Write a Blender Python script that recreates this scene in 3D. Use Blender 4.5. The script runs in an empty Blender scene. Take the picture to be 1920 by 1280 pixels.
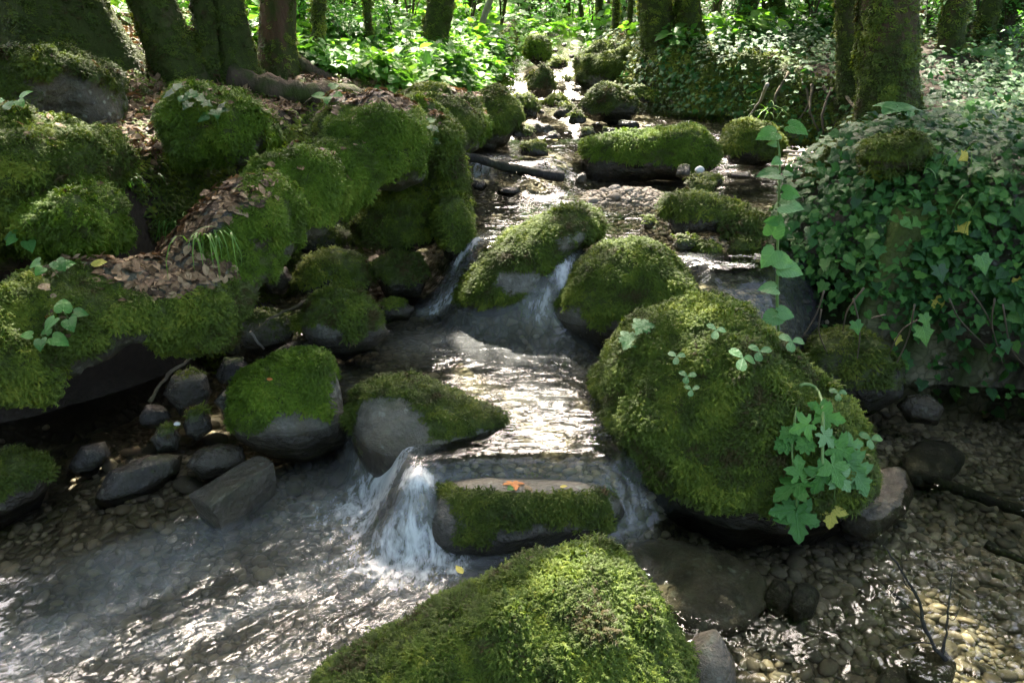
import bpy, bmesh, math, random
import numpy as np
from mathutils import Vector, Matrix

random.seed(7)
RNG = np.random.default_rng(11)
SC = bpy.context.scene
COL = SC.collection
rad = math.radians

# ------------------------------------------------------------------ camera
CAM_H, PITCH, FPX = 1.5, rad(24.0), 1493.0
cam_d = bpy.data.cameras.new('camera')
cam_d.sensor_fit = 'HORIZONTAL'
cam_d.sensor_width = 36.0
cam_d.lens = 36.0 * FPX / 1920.0
cam_d.clip_start = 0.02
cam_d.clip_end = 400.0
cam = bpy.data.objects.new('camera', cam_d)
cam.location = (0, 0, CAM_H)
cam.rotation_euler = (rad(90) - PITCH, 0, 0)
COL.objects.link(cam)
SC.camera = cam

# ------------------------------------------------------------------ sky, sun, exposure
SUN_EL, SUN_AZ = rad(50.0), rad(-6.0)          # azimuth from +Y towards +X
SUN_DIR = np.array([math.sin(SUN_AZ) * math.cos(SUN_EL), math.cos(SUN_AZ) * math.cos(SUN_EL), math.sin(SUN_EL)])
world = bpy.data.worlds.new('World')
SC.world = world
world.use_nodes = True
wn = world.node_tree
bg = wn.nodes['Background']
sky = wn.nodes.new('ShaderNodeTexSky')
sky.sky_type = 'NISHITA'
sky.sun_disc = False
sky.sun_elevation = SUN_EL
sky.sun_rotation = SUN_AZ
sky.air_density = 0.8
sky.dust_density = 7.0
sky.ozone_density = 1.0
bg.inputs['Strength'].default_value = 0.15
wn.links.new(sky.outputs[0], bg.inputs['Color'])
sun_d = bpy.data.lights.new('sun', 'SUN')
sun_d.energy = 2.5
sun_d.angle = rad(0.53)
sun_d.color = (1.0, 0.95, 0.86)
sun = bpy.data.objects.new('sun', sun_d)
sun.rotation_euler = Vector(SUN_DIR.tolist()).to_track_quat('Z', 'Y').to_euler()
sun.location = (0, 8, 20)
COL.objects.link(sun)
vs = SC.view_settings
vs.view_transform = 'Standard'
vs.look = 'None'
vs.exposure = 3.6
vs.gamma = 1.0
vs.use_curve_mapping = False
vs.use_white_balance = True          # balanced for open shade, as the camera was
vs.white_balance_temperature = 6750
vs.white_balance_tint = 10
SC.cycles.use_denoising = True
SC.cycles.max_bounces = 5
SC.cycles.diffuse_bounces = 2
SC.cycles.glossy_bounces = 2
SC.cycles.transmission_bounces = 4
SC.cycles.transparent_max_bounces = 12
SC.cycles.caustics_reflective = False
SC.cycles.caustics_refractive = False
SC.cycles.sample_clamp_indirect = 6.0

# ------------------------------------------------------------------ projection helpers
CP, SP = math.cos(PITCH), math.sin(PITCH)
def ray(px, py):
    a = (px - 960.0) / FPX
    b = -(py - 640.0) / FPX
    return np.array([a, CP + b * SP, -SP + b * CP])
def at(px, py, z):
    d = ray(px, py)
    t = (z - CAM_H) / d[2]
    return np.array([d[0] * t, d[1] * t, z])
def at_y(px, py, y):
    d = ray(px, py)
    t = y / d[1]
    return np.array([d[0] * t, y, CAM_H + d[2] * t])
def project(P):
    P = np.asarray(P, float)
    x = P[..., 0]; y = P[..., 1]; z = P[..., 2] - CAM_H
    dep = y * CP - z * SP
    up = y * SP + z * CP
    dep = np.maximum(dep, 1e-3)
    return 960.0 + FPX * x / dep, 640.0 - FPX * up / dep, dep

# ------------------------------------------------------------------ noise
def _h(ix, iy, iz, s):
    n = (ix.astype(np.int64) * 374761393 + iy.astype(np.int64) * 668265263 + iz.astype(np.int64) * 2147483647 + s * 974634777) & 0xffffffff
    n = ((n ^ (n >> 13)) * 1274126177) & 0xffffffff
    n = (n ^ (n >> 16)) * 2246822519 & 0xffffffff
    n = n ^ (n >> 15)
    return n.astype(np.float64) / 4294967295.0
def vnoise(P, s=0):
    P = np.asarray(P, float)
    i = np.floor(P); f = P - i
    f = f * f * f * (f * (f * 6 - 15) + 10)
    x, y, z = i[..., 0], i[..., 1], i[..., 2]
    fx, fy, fz = f[..., 0], f[..., 1], f[..., 2]
    def L(dx, dy, dz): return _h(x + dx, y + dy, z + dz, s)
    a = L(0, 0, 0) * (1 - fx) + L(1, 0, 0) * fx
    b = L(0, 1, 0) * (1 - fx) + L(1, 1, 0) * fx
    c = L(0, 0, 1) * (1 - fx) + L(1, 0, 1) * fx
    d = L(0, 1, 1) * (1 - fx) + L(1, 1, 1) * fx
    return (a * (1 - fy) + b * fy) * (1 - fz) + (c * (1 - fy) + d * fy) * fz
def fbm(P, octs=4, s=0, gain=0.5):
    P = np.asarray(P, float)
    r = 0; a = 1.0; t = 0
    for k in range(octs):
        r = r + a * (vnoise(P * (2.0 ** k) + 17.3 * k, s + k) - 0.5)
        t += a; a *= gain
    return r / t * 2.0
def P3(x, y, z=0.0):
    x = np.asarray(x, float)
    return np.stack([x, np.asarray(y, float) + 0 * x, np.asarray(z, float) + 0 * x], -1)
def sstep(a, b, x):
    t = np.clip((x - a) / (b - a), 0, 1)
    return t * t * (3 - 2 * t)
def worley(P, s=0):
    """distance to the nearest jittered cell point: cushions of moss"""
    P = np.asarray(P, float)
    i = np.floor(P)
    best = np.full(P.shape[:-1], 9.0)
    for dx in (-1, 0, 1):
        for dy in (-1, 0, 1):
            for dz in (-1, 0, 1):
                c = i + np.array([dx, dy, dz])
                q = np.stack([_h(c[..., 0], c[..., 1], c[..., 2], s + k) for k in range(3)], -1) + c
                best = np.minimum(best, ((P - q) ** 2).sum(-1))
    return np.sqrt(best)

# ------------------------------------------------------------------ mesh / object helpers
def make_mesh(name, V, faces, mats=(), smooth=True, attrs=None, mat_idx=None):
    V = np.asarray(V, np.float32)
    if isinstance(faces, np.ndarray): faces = [faces]
    faces = [np.asarray(f, np.int32) for f in faces if len(f)]
    me = bpy.data.meshes.new(name)
    me.vertices.add(len(V))
    me.vertices.foreach_set('co', V.ravel())
    nl = sum(f.size for f in faces); npoly = sum(len(f) for f in faces)
    me.loops.add(nl)
    me.loops.foreach_set('vertex_index', np.concatenate([f.ravel() for f in faces]))
    me.polygons.add(npoly)
    tot = np.concatenate([np.full(len(f), f.shape[1], np.int32) for f in faces])
    st = np.concatenate([[0], np.cumsum(tot)[:-1]]).astype(np.int32)
    me.polygons.foreach_set('loop_start', st)
    me.polygons.foreach_set('loop_total', tot)
    if mat_idx is not None:
        me.polygons.foreach_set('material_index', np.asarray(mat_idx, np.int32))
    me.update(calc_edges=True)
    if smooth:
        me.polygons.foreach_set('use_smooth', np.ones(npoly, bool))
    for m in (mats if isinstance(mats, (list, tuple)) else [mats]):
        me.materials.append(m)
    for k, a in (attrs or {}).items():
        a = np.asarray(a, np.float32)
        if a.ndim == 1:
            at_ = me.attributes.new(k, 'FLOAT', 'POINT'); at_.data.foreach_set('value', a)
        else:
            at_ = me.attributes.new(k, 'FLOAT_VECTOR', 'POINT'); at_.data.foreach_set('vector', a.ravel())
    me.update()
    return me
def link(name, data, parent=None, loc=None, rot=None, scale=None):
    o = bpy.data.objects.new(name, data)
    COL.objects.link(o)
    if parent is not None: o.parent = parent
    if loc is not None: o.location = [float(c) for c in loc]
    if rot is not None: o.rotation_euler = [float(c) for c in rot]
    if scale is not None: o.scale = [float(c) for c in (scale if hasattr(scale, '__len__') else (scale,) * 3)]
    return o
def tag(o, label=None, cat=None, group=None, kind=None):
    if label: o['label'] = label
    if cat: o['category'] = cat
    if group: o['group'] = group
    if kind: o['kind'] = kind
    return o
def normals_of(me):
    n = np.empty(len(me.vertices) * 3, np.float32)
    me.vertices.foreach_get('normal', n)
    return n.reshape(-1, 3).astype(float)
def grid_faces(nx, ny):
    i = np.arange((ny - 1) * (nx - 1)); r = i // (nx - 1); c = i % (nx - 1)
    a = r * nx + c
    return np.stack([a, a + 1, a + nx + 1, a + nx], 1)
def poly_sd(X, Y, poly):
    """signed distance to a polygon, positive inside"""
    poly = np.asarray(poly, float)
    d2 = np.full(X.shape, 1e9); ins = np.zeros(X.shape, bool)
    n = len(poly)
    for i in range(n):
        ax, ay = poly[i]; bx, by = poly[(i + 1) % n]
        ex, ey = bx - ax, by - ay
        t = np.clip(((X - ax) * ex + (Y - ay) * ey) / (ex * ex + ey * ey + 1e-12), 0, 1)
        d2 = np.minimum(d2, (X - ax - t * ex) ** 2 + (Y - ay - t * ey) ** 2)
        c = (ay > Y) != (by > Y)
        xi = (bx - ax) * (Y - ay) / ((by - ay) if by != ay else 1e-12) + ax
        ins ^= c & (X < xi)
    return np.where(ins, 1, -1) * np.sqrt(d2)
_ICO = {}
def ico(level):
    if level not in _ICO:
        bm = bmesh.new()
        bmesh.ops.create_icosphere(bm, subdivisions=level, radius=1.0)
        bm.verts.ensure_lookup_table()
        V = np.array([v.co[:] for v in bm.verts]); F = np.array([[v.index for v in f.verts] for f in bm.faces], np.int32)
        bm.free(); _ICO[level] = (V / np.linalg.norm(V, axis=1)[:, None], F)
    return _ICO[level]
def euler_from_axes(Xa, Za):
    """arrays of euler angles for frames whose z axis is Za and whose x axis is near Xa"""
    Z = Za / np.maximum(np.linalg.norm(Za, axis=1), 1e-9)[:, None]
    X = Xa - (Xa * Z).sum(1)[:, None] * Z
    X = X / np.maximum(np.linalg.norm(X, axis=1), 1e-9)[:, None]
    Y = np.cross(Z, X)
    ey = np.arcsin(np.clip(-X[:, 2], -1, 1)); ex = np.arctan2(Y[:, 2], Z[:, 2]); ez = np.arctan2(X[:, 1], X[:, 0])
    return np.stack([ex, ey, ez], 1)
def sample_tris(V, F, w, n, rng):
    """n random points on triangles, chosen by area times weight w (per vertex); returns positions, barycentric mixer"""
    A, B, C = V[F[:, 0]], V[F[:, 1]], V[F[:, 2]]
    area = 0.5 * np.linalg.norm(np.cross(B - A, C - A), axis=1) * w[F].mean(1)
    if area.sum() <= 0 or n <= 0: return None
    k = rng.choice(len(F), size=n, p=area / area.sum())
    u, v = rng.random(n), rng.random(n)
    fl = u + v > 1; u[fl] = 1 - u[fl]; v[fl] = 1 - v[fl]
    mix = lambda Q: Q[F[k, 0]] * (1 - u - v).reshape((-1,) + (1,) * (Q.ndim - 1)) + Q[F[k, 1]] * u.reshape((-1,) + (1,) * (Q.ndim - 1)) + Q[F[k, 2]] * v.reshape((-1,) + (1,) * (Q.ndim - 1))
    return mix(V), mix
def tube_mesh(path, radii, seg=8, cap=True, twist=None):
    """tube along a polyline; returns V, [quads, tris]"""
    path = np.asarray(path, float); n = len(path)
    radii = np.full(n, radii) if np.isscalar(radii) else np.asarray(radii, float)
    T = np.gradient(path, axis=0); T /= np.maximum(np.linalg.norm(T, axis=1), 1e-9)[:, None]
    ref = np.array([0, 0, 1.0]) if abs(T[0][2]) < 0.9 else np.array([1.0, 0, 0])
    Us = []
    U = np.cross(T[0], ref); U /= np.linalg.norm(U)
    for i in range(n):
        U = U - T[i] * U.dot(T[i]); U /= max(np.linalg.norm(U), 1e-9); Us.append(U.copy())
    Us = np.array(Us); Ws = np.cross(T, Us)
    a = np.arange(seg) / seg * 2 * math.pi
    V = path[:, None, :] + radii[:, None, None] * (np.cos(a)[None, :, None] * Us[:, None, :] + np.sin(a)[None, :, None] * Ws[:, None, :])
    V = V.reshape(-1, 3)
    i = np.arange((n - 1) * seg); r = i // seg; c = i % seg; c2 = (c + 1) % seg
    Q = np.stack([r * seg + c, r * seg + c2, (r + 1) * seg + c2, (r + 1) * seg + c], 1)
    tr = np.zeros((0, 3), int)
    if cap:
        V = np.vstack([V, path[0], path[-1]]); k = len(V)
        c = np.arange(seg); c2 = (c + 1) % seg
        tr = np.vstack([np.stack([np.full(seg, k - 2), c2, c], 1), np.stack([np.full(seg, k - 1), (n - 1) * seg + c, (n - 1) * seg + c2], 1)])
    return V, [Q, tr]
def merge(parts):
    """parts: list of (V, [face arrays]) -> V, faces grouped by size"""
    Vs, by = [], {}
    off = 0
    for V, Fs in parts:
        for f in (Fs if isinstance(Fs, list) else [Fs]):
            f = np.asarray(f)
            if len(f): by.setdefault(f.shape[1], []).append(f + off)
        Vs.append(V); off += len(V)
    return np.vstack(Vs), [np.vstack(v) for v in by.values()]
def curve_pts(ctrl, n=24):
    """Catmull-Rom through control points"""
    c = np.asarray(ctrl, float)
    c = np.vstack([2 * c[0] - c[1], c, 2 * c[-1] - c[-2]])
    m = len(c) - 3
    out = []
    for k in range(n):
        t = k / (n - 1) * m; i = min(int(t), m - 1); t -= i
        p0, p1, p2, p3 = c[i], c[i + 1], c[i + 2], c[i + 3]
        out.append(0.5 * (2 * p1 + (p2 - p0) * t + (2 * p0 - 5 * p1 + 4 * p2 - p3) * t * t + (3 * p1 - p0 - 3 * p2 + p3) * t ** 3))
    return np.array(out)
# ------------------------------------------------------------------ materials
class NT:
    def __init__(self, name):
        self.m = bpy.data.materials.new(name); self.m.use_nodes = True
        self.t = self.m.node_tree; self.t.nodes.clear()
        self.out = self.n('OutputMaterial')
    def n(self, typ, **kw):
        o = self.t.nodes.new('ShaderNode' + typ)
        for k, v in kw.items(): setattr(o, k, v)
        return o
    def l(self, a, b): self.t.links.new(a, b)
    def put(self, sock, v):
        if isinstance(v, bpy.types.NodeSocket): self.l(v, sock)
        elif v is not None:
            if hasattr(v, '__len__') and len(v) == 3 and sock.type == 'RGBA': v = (*v, 1.0)
            sock.default_value = v
    def attr(self, name, typ='GEOMETRY', out='Fac'):
        a = self.n('Attribute'); a.attribute_name = name; a.attribute_type = typ
        return a.outputs[out]
    def noise(self, scale, detail=4, rough=0.55, vec=None, dist=0.0, out='Fac'):
        o = self.n('TexNoise'); o.inputs['Scale'].default_value = scale; o.inputs['Detail'].default_value = detail
        o.inputs['Roughness'].default_value = rough; o.inputs['Distortion'].default_value = dist
        if vec is not None: self.l(vec, o.inputs['Vector'])
        return o.outputs[out]
    def vor(self, scale, vec=None, feature='F1', out='Distance'):
        o = self.n('TexVoronoi'); o.feature = feature; o.inputs['Scale'].default_value = scale
        if vec is not None: self.l(vec, o.inputs['Vector'])
        return o.outputs[out]
    def ramp(self, fac, stops, interp='LINEAR'):
        o = self.n('ValToRGB'); self.l(fac, o.inputs[0]); o.color_ramp.interpolation = interp
        e = o.color_ramp.elements
        while len(e) < len(stops): e.new(0.5)
        for k, (p, c) in enumerate(stops):
            e[k].position = p; e[k].color = (*c, 1.0) if hasattr(c, '__len__') else (c, c, c, 1.0)
        return o.outputs[0]
    def math(self, op, a, b=None, c=None, clamp=False):
        o = self.n('Math', operation=op, use_clamp=clamp)
        for i, v in enumerate((a, b, c)):
            if v is not None: self.put(o.inputs[i], v)
        return o.outputs[0]
    def mix(self, f, a, b, blend='MIX'):
        o = self.n('Mix', data_type='RGBA', blend_type=blend)
        self.put(o.inputs[0], f); self.put(o.inputs[6], a); self.put(o.inputs[7], b)
        return o.outputs[2]
    def mapr(self, v, a, b, c=0.0, d=1.0):
        o = self.n('MapRange'); self.put(o.inputs[0], v)
        for i, q in enumerate((a, b, c, d)): self.put(o.inputs[i + 1], q)
        return o.outputs[0]
    def bump(self, h, strength=0.5, dist=0.01, normal=None):
        o = self.n('Bump'); self.put(o.inputs['Strength'], strength); o.inputs['Distance'].default_value = dist
        self.l(h, o.inputs['Height'])
        if normal is not None: self.l(normal, o.inputs['Normal'])
        return o.outputs[0]
    def bsdf(self, col, rough=0.7, spec=0.3, normal=None, **kw):
        o = self.n('BsdfPrincipled')
        self.put(o.inputs['Base Color'], col); self.put(o.inputs['Roughness'], rough); self.put(o.inputs['Specular IOR Level'], spec)
        if normal is not None: self.l(normal, o.inputs['Normal'])
        for k, v in kw.items(): self.put(o.inputs[k.replace('_', ' ')], v)
        return o.outputs[0]
    def mixs(self, f, a, b):
        o = self.n('MixShader'); self.put(o.inputs[0], f); self.l(a, o.inputs[1]); self.l(b, o.inputs[2])
        return o.outputs[0]
    def done(self, s):
        self.l(s, self.out.inputs['Surface']); return self.m
def geo_pos(t):
    return t.n('NewGeometry').outputs['Position']

def mat_leaf(name, cols, rough=0.4, spec=0.4, trans=0.35, tcol=None, vein=False, per='INSTANCER', tint=True):
    """thin leaf: diffuse + gloss + light let through. cols: dark..light, chosen by the leaf's own tint"""
    t = NT(name)
    if tint: f = t.attr('tint', per)
    else: f = t.n('ObjectInfo').outputs['Random']
    oc = t.n('TexCoord').outputs['Object']
    n1 = t.noise(2.6, 4, 0.6, oc)
    f2 = t.math('ADD', f, t.mapr(n1, 0.3, 0.7, -0.2, 0.2), clamp=True)
    c = t.ramp(f2, [(i / (len(cols) - 1), q) for i, q in enumerate(cols)])
    sx = t.n('SeparateXYZ'); t.l(oc, sx.inputs[0])
    ay = t.math('ABSOLUTE', sx.outputs[1])
    rib = t.mapr(ay, 0.0, 0.03, 1.0, 0.0)
    wv = t.math('SINE', t.math('MULTIPLY', t.math('SUBTRACT', sx.outputs[0], t.math('MULTIPLY', ay, 0.9)), 38.0))
    vein = t.math('MAXIMUM', rib, t.mapr(wv, 0.72, 1.0, 0.0, 0.6))
    c = t.mix(t.math('MULTIPLY', vein, 0.45), c, t.mix(1.0, c, (1.9, 1.7, 1.9), 'MULTIPLY'))
    nb = t.bump(t.math('ADD', vein, n1), 0.35, 0.03)
    p = t.bsdf(c, t.math('ADD', rough, t.mapr(n1, 0.3, 0.7, -0.06, 0.1)), spec, nb)
    tr = t.n('BsdfTranslucent')
    tc = t.mix(1.0, c, tcol or (1.3, 1.5, 0.6), 'MULTIPLY')
    t.l(tc, tr.inputs[0])
    return t.done(t.mixs(trans, p, tr.outputs[0]))

def mat_rock(name, dry=((0.08, 0.074, 0.06), (0.19, 0.18, 0.15)), mossc=((0.03, 0.042, 0.008), (0.075, 0.10, 0.016)), wet_z=True):
    t = NT(name)
    P = geo_pos(t)
    big = t.noise(5.0, 6, 0.6, P)
    fine = t.noise(55.0, 5, 0.65, P)
    crack = t.vor(9.0, P, 'DISTANCE_TO_EDGE')
    c = t.mix(t.mapr(big, 0.32, 0.68), dry[0], dry[1])
    c = t.mix(t.mapr(fine, 0.35, 0.7, 0.0, 0.45), c, (0.20, 0.19, 0.16))
    lich = t.mapr(t.noise(14.0, 4, 0.7, P), 0.56, 0.66)
    c = t.mix(t.math('MULTIPLY', lich, 0.6), c, (0.25, 0.26, 0.19))
    c = t.mix(t.mapr(t.noise(8.0, 5, 0.7, P, 0.4), 0.5, 0.72, 0.0, 0.75), c, (0.05, 0.055, 0.03))
    st_ = t.n('Mapping'); t.l(P, st_.inputs[0]); st_.inputs['Scale'].default_value = (1, 1, 3.5); st_.inputs['Rotation'].default_value = (.5, .3, 0)
    c = t.mix(t.mapr(t.noise(7.0, 6, 0.7, st_.outputs[0], 0.6), 0.42, 0.62, 0.0, 0.7), c, (0.045, 0.043, 0.034))
    c = t.mix(t.mapr(t.noise(90.0, 3, 0.7, P), 0.6, 0.75, 0.0, 0.6), c, (0.27, 0.26, 0.22))
    c = t.mix(t.mapr(t.noise(3.2, 5, 0.65, P, 0.5), 0.44, 0.62, 0.0, 0.6), c, (0.13, 0.105, 0.062))
    c = t.mix(t.mapr(t.noise(4.6, 5, 0.7, P, 0.8), 0.5, 0.66, 0.0, 0.55), c, (0.07, 0.08, 0.035))
    wp = t.n('VectorMath', operation='ADD'); t.l(P, wp.inputs[0])
    nz = t.n('TexNoise'); nz.inputs['Scale'].default_value = 16.0; nz.inputs['Detail'].default_value = 4.0; t.l(P, nz.inputs['Vector'])
    sc_ = t.n('VectorMath', operation='SCALE'); t.l(nz.outputs['Color'], sc_.inputs[0]); sc_.inputs['Scale'].default_value = 0.05; t.l(sc_.outputs[0], wp.inputs[1])
    sp_ = t.vor(24.0, wp.outputs[0])
    c = t.mix(t.math('MULTIPLY', t.mapr(sp_, 0.16, 0.26, 1.0, 0.0), t.mapr(big, 0.42, 0.6, 0.0, 0.75)), c, (0.30, 0.31, 0.25))
    ck = t.vor(6.0, wp.outputs[0], 'DISTANCE_TO_EDGE')
    wet = t.attr('wet')
    c = t.mix(wet, c, t.mix(1.0, c, (0.32, 0.30, 0.27), 'MULTIPLY'))
    m = t.attr('moss')
    mm = t.math('ADD', m, t.mapr(fine, 0.2, 0.8, -0.3, 0.3))
    mf = t.mapr(mm, 0.35, 0.6)
    mc = t.mix(t.noise(30.0, 4, 0.6, P), mossc[0], mossc[1])
    col = t.mix(mf, c, mc)
    rough = t.mix(mf, t.mix(wet, (0.55,) * 3, (0.16,) * 3), (0.9,) * 3)
    h = t.math('ADD', t.math('MULTIPLY', big, 1.2), t.math('ADD', t.math('MULTIPLY', fine, 0.5), t.math('ADD', t.math('MULTIPLY', t.mapr(crack, 0.0, 0.15), 0.05), t.math('MULTIPLY', t.mapr(ck, 0.0, 0.12), 0.05))))
    nb = t.bump(h, 1.0, 0.03)
    return t.done(t.bsdf(col, rough, 0.4, nb))

M = {}
M['rock'] = mat_rock('mossy_rock')
M['pale_rock'] = mat_rock('pale_rock', ((0.11, 0.105, 0.09), (0.24, 0.23, 0.20)))
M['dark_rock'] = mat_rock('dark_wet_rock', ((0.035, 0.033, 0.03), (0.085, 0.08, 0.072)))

def mat_moss(name, cols):
    t = NT(name)
    f = t.attr('tint', 'INSTANCER')
    P = geo_pos(t)
    f = t.math('ADD', f, t.mapr(t.noise(7.0, 3, 0.6, P), 0.3, 0.7, -0.3, 0.3), clamp=True)
    tip = t.attr('tip')
    pos = [0.0, 0.05, 0.32, 0.62, 1.0] if len(cols) == 5 else [i / (len(cols) - 1) for i in range(len(cols))]
    c = t.ramp(f, list(zip(pos, cols)))
    c = t.mix(t.mapr(tip, 0.0, 1.0, 0.0, 1.0), t.mix(1.0, c, (0.95, 0.72, 0.6), 'MULTIPLY'), c)
    p = t.bsdf(c, 0.6, 0.25)
    tr = t.n('BsdfTranslucent'); t.l(t.mix(1.0, c, (1.2, 1.3, 0.6), 'MULTIPLY'), tr.inputs[0])
    return t.done(t.mixs(0.3, p, tr.outputs[0]))
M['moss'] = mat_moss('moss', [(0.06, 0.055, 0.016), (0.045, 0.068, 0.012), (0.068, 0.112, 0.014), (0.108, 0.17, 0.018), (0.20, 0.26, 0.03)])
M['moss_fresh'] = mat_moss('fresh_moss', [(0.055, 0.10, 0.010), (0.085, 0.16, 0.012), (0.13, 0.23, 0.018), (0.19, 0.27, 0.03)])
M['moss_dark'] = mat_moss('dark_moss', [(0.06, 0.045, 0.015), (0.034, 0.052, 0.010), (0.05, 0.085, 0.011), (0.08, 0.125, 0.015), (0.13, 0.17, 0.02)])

def mat_ground():
    t = NT('forest_floor')
    P = geo_pos(t)
    m = t.attr('moss'); bed = t.attr('bed')
    n1 = t.noise(6.0, 6, 0.65, P); n2 = t.noise(40.0, 4, 0.6, P)
    soil = t.mix(n2, (0.018, 0.013, 0.009), (0.075, 0.052, 0.032))
    moss = t.mix(n1, (0.028, 0.045, 0.009), (0.08, 0.12, 0.018))
    c = t.mix(t.mapr(t.math('ADD', m, t.mapr(n2, 0.2, 0.8, -0.3, 0.3)), 0.35, 0.65), soil, moss)
    v = t.vor(26.0, P, 'F1', 'Color'); ve = t.vor(26.0, P, 'DISTANCE_TO_EDGE')
    bedc = t.mix(t.n('SeparateColor').outputs[0], (0.1, 0.08, 0.055), (0.2, 0.17, 0.12))
    sep = t.n('SeparateColor'); t.l(v, sep.inputs[0])
    bedc = t.mix(sep.outputs[0], (0.10, 0.08, 0.052), (0.25, 0.205, 0.14))
    bedc = t.mix(t.mapr(ve, 0.0, 0.12, 0.7, 0.0), bedc, (0.03, 0.026, 0.018))
    bedc = t.mix(t.mapr(n1, 0.35, 0.65, 0.0, 0.7), bedc, (0.085, 0.075, 0.04))
    c = t.mix(bed, c, bedc)
    c = t.mix(t.attr('wet'), c, t.mix(1.0, c, (0.34, 0.32, 0.30), 'MULTIPLY'))  # damp soil, plus shade of the undercut put into the colour
    h = t.math('ADD', t.math('MULTIPLY', n2, 0.6), t.math('MULTIPLY', t.mapr(ve, 0.0, 0.3), t.math('MULTIPLY', bed, 0.6)))
    return t.done(t.bsdf(c, t.mapr(bed, 0, 1, 0.9, 0.45), 0.3, t.bump(h, 0.8, 0.02)))
M['ground'] = mat_ground()

def mat_water():
    t = NT('stream_water')
    P = geo_pos(t)
    turb = t.attr('turb'); foam_sheen = t.attr('foam_sheen'); nearf = t.attr('near'); calm = t.attr('calm')
    def flow(angle, sx, sy, sz=1.0):
        r = t.n('VectorRotate'); r.rotation_type = 'Z_AXIS'; t.l(P, r.inputs['Vector']); r.inputs['Angle'].default_value = angle
        m = t.n('Mapping'); t.l(r.outputs[0], m.inputs[0]); m.inputs['Scale'].default_value = (sx, sy, sz)
        return m.outputs[0]
    def waves(v, s1, s2, w2):
        return t.math('ADD', t.noise(s1, 2, 0.45, v, 0.9), t.math('MULTIPLY', t.noise(s2, 2, 0.5, v, 0.7), w2))
    va = flow(-math.atan2(-0.60, -0.80), 2.6, 5.6)      # swift water below the sill, long along the current
    vb = flow(0.0, 3.2, 8.0)                           # pools above: crests lie across the current
    vc = flow(0.4, 7.0, 7.0)                           # slack water on the right
    h = t.math('ADD', t.math('MULTIPLY', waves(va, 1.5, 4.6, 0.24), nearf), t.math('MULTIPLY', waves(vb, 1.5, 5.0, 0.26), t.math('SUBTRACT', 1.0, nearf)))
    h = t.math('ADD', t.math('MULTIPLY', h, t.math('SUBTRACT', 1.0, calm)), t.math('MULTIPLY', waves(vc, 1.4, 3.6, 0.2), calm))
    h = t.math('MULTIPLY', h, t.mapr(t.noise(5.0, 2, 0.5, P, 0.3), 0.3, 0.7, 0.6, 1.3))
    nb = t.bump(h, turb, 0.017)
    fr = t.n('Fresnel'); fr.inputs['IOR'].default_value = 1.333; t.l(nb, fr.inputs['Normal'])
    gl = t.n('BsdfGlossy'); gl.inputs['Roughness'].default_value = 0.02; t.l(nb, gl.inputs['Normal'])
    gl.inputs['Color'].default_value = (1, 1, 1, 1)
    tp = t.n('BsdfTransparent')
    t.l(t.mix(t.mapr(turb, 0.15, 0.8), (0.92, 0.92, 0.85), (0.74, 0.76, 0.66)), tp.inputs['Color'])
    w = t.mixs(fr.outputs[0], tp.outputs[0], gl.outputs[0])
    fs = t.n('Mapping'); t.l(P, fs.inputs[0]); fs.inputs['Scale'].default_value = (1.0, 0.55, 0.16)
    f1 = t.noise(26.0, 6, 0.65, fs.outputs[0], 0.8); f2 = t.noise(75.0, 3, 0.6, fs.outputs[0], 0.5)
    fn = t.math('ADD', t.math('MULTIPLY', f1, 0.7), t.math('MULTIPLY', f2, 0.3))
    strand = t.mapr(t.math('ADD', foam_sheen, t.mapr(fn, 0.35, 0.65, -0.62, 0.42)), 0.0, 0.8, 0.0, 0.8)
    strand = t.math('MULTIPLY', strand, t.mapr(foam_sheen, 0.26, 0.55))
    sheen_film = t.math('MULTIPLY', foam_sheen, t.mapr(f1, 0.3, 0.7, 0.35, 1.1))  # pale film: part aerated water, part painted sky reflection
    ff = t.math('MAXIMUM', strand, t.math('MULTIPLY', sheen_film, 0.5), clamp=True)
    fo = t.bsdf((0.66, 0.68, 0.66), 0.25, 0.5, nb)
    return t.done(t.mixs(ff, w, fo))
M['water'] = mat_water()

def mat_bark(name, c0, c1, mossy=1.0):
    t = NT(name)
    P = geo_pos(t)
    mp = t.n('Mapping'); t.l(P, mp.inputs[0]); mp.inputs['Scale'].default_value = (1, 1, 0.25)
    n = t.noise(22.0, 6, 0.65, mp.outputs[0], 0.5); n2 = t.noise(6.0, 4, 0.6, P)
    m = t.attr('moss')
    c = t.mix(n, c0, c1)
    mf = t.mapr(t.math('ADD', m, t.mapr(n2, 0.3, 0.7, -0.5, 0.5)), 0.3, 0.7)
    c = t.mix(t.math('MULTIPLY', mf, mossy), c, t.mix(n, (0.018, 0.025, 0.006), (0.055, 0.072, 0.013)))
    return t.done(t.bsdf(c, 0.85, 0.2, t.bump(t.math('ADD', n, t.math('MULTIPLY', n2, 0.5)), 0.9, 0.03)))
M['bark'] = mat_bark('mossy_bark', (0.035, 0.026, 0.018), (0.12, 0.085, 0.055))
M['red_bark'] = mat_bark('red_brown_bark', (0.03, 0.017, 0.010), (0.115, 0.066, 0.036))
M['dead_wood'] = mat_bark('wet_dead_wood', (0.012, 0.011, 0.010), (0.05, 0.045, 0.04), 0.3)
M['twig'] = mat_bark('dry_twig', (0.06, 0.045, 0.03), (0.20, 0.16, 0.11), 0.4)
M['pale_twig'] = mat_bark('bleached_twig', (0.16, 0.14, 0.11), (0.38, 0.35, 0.29), 0.0)

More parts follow.
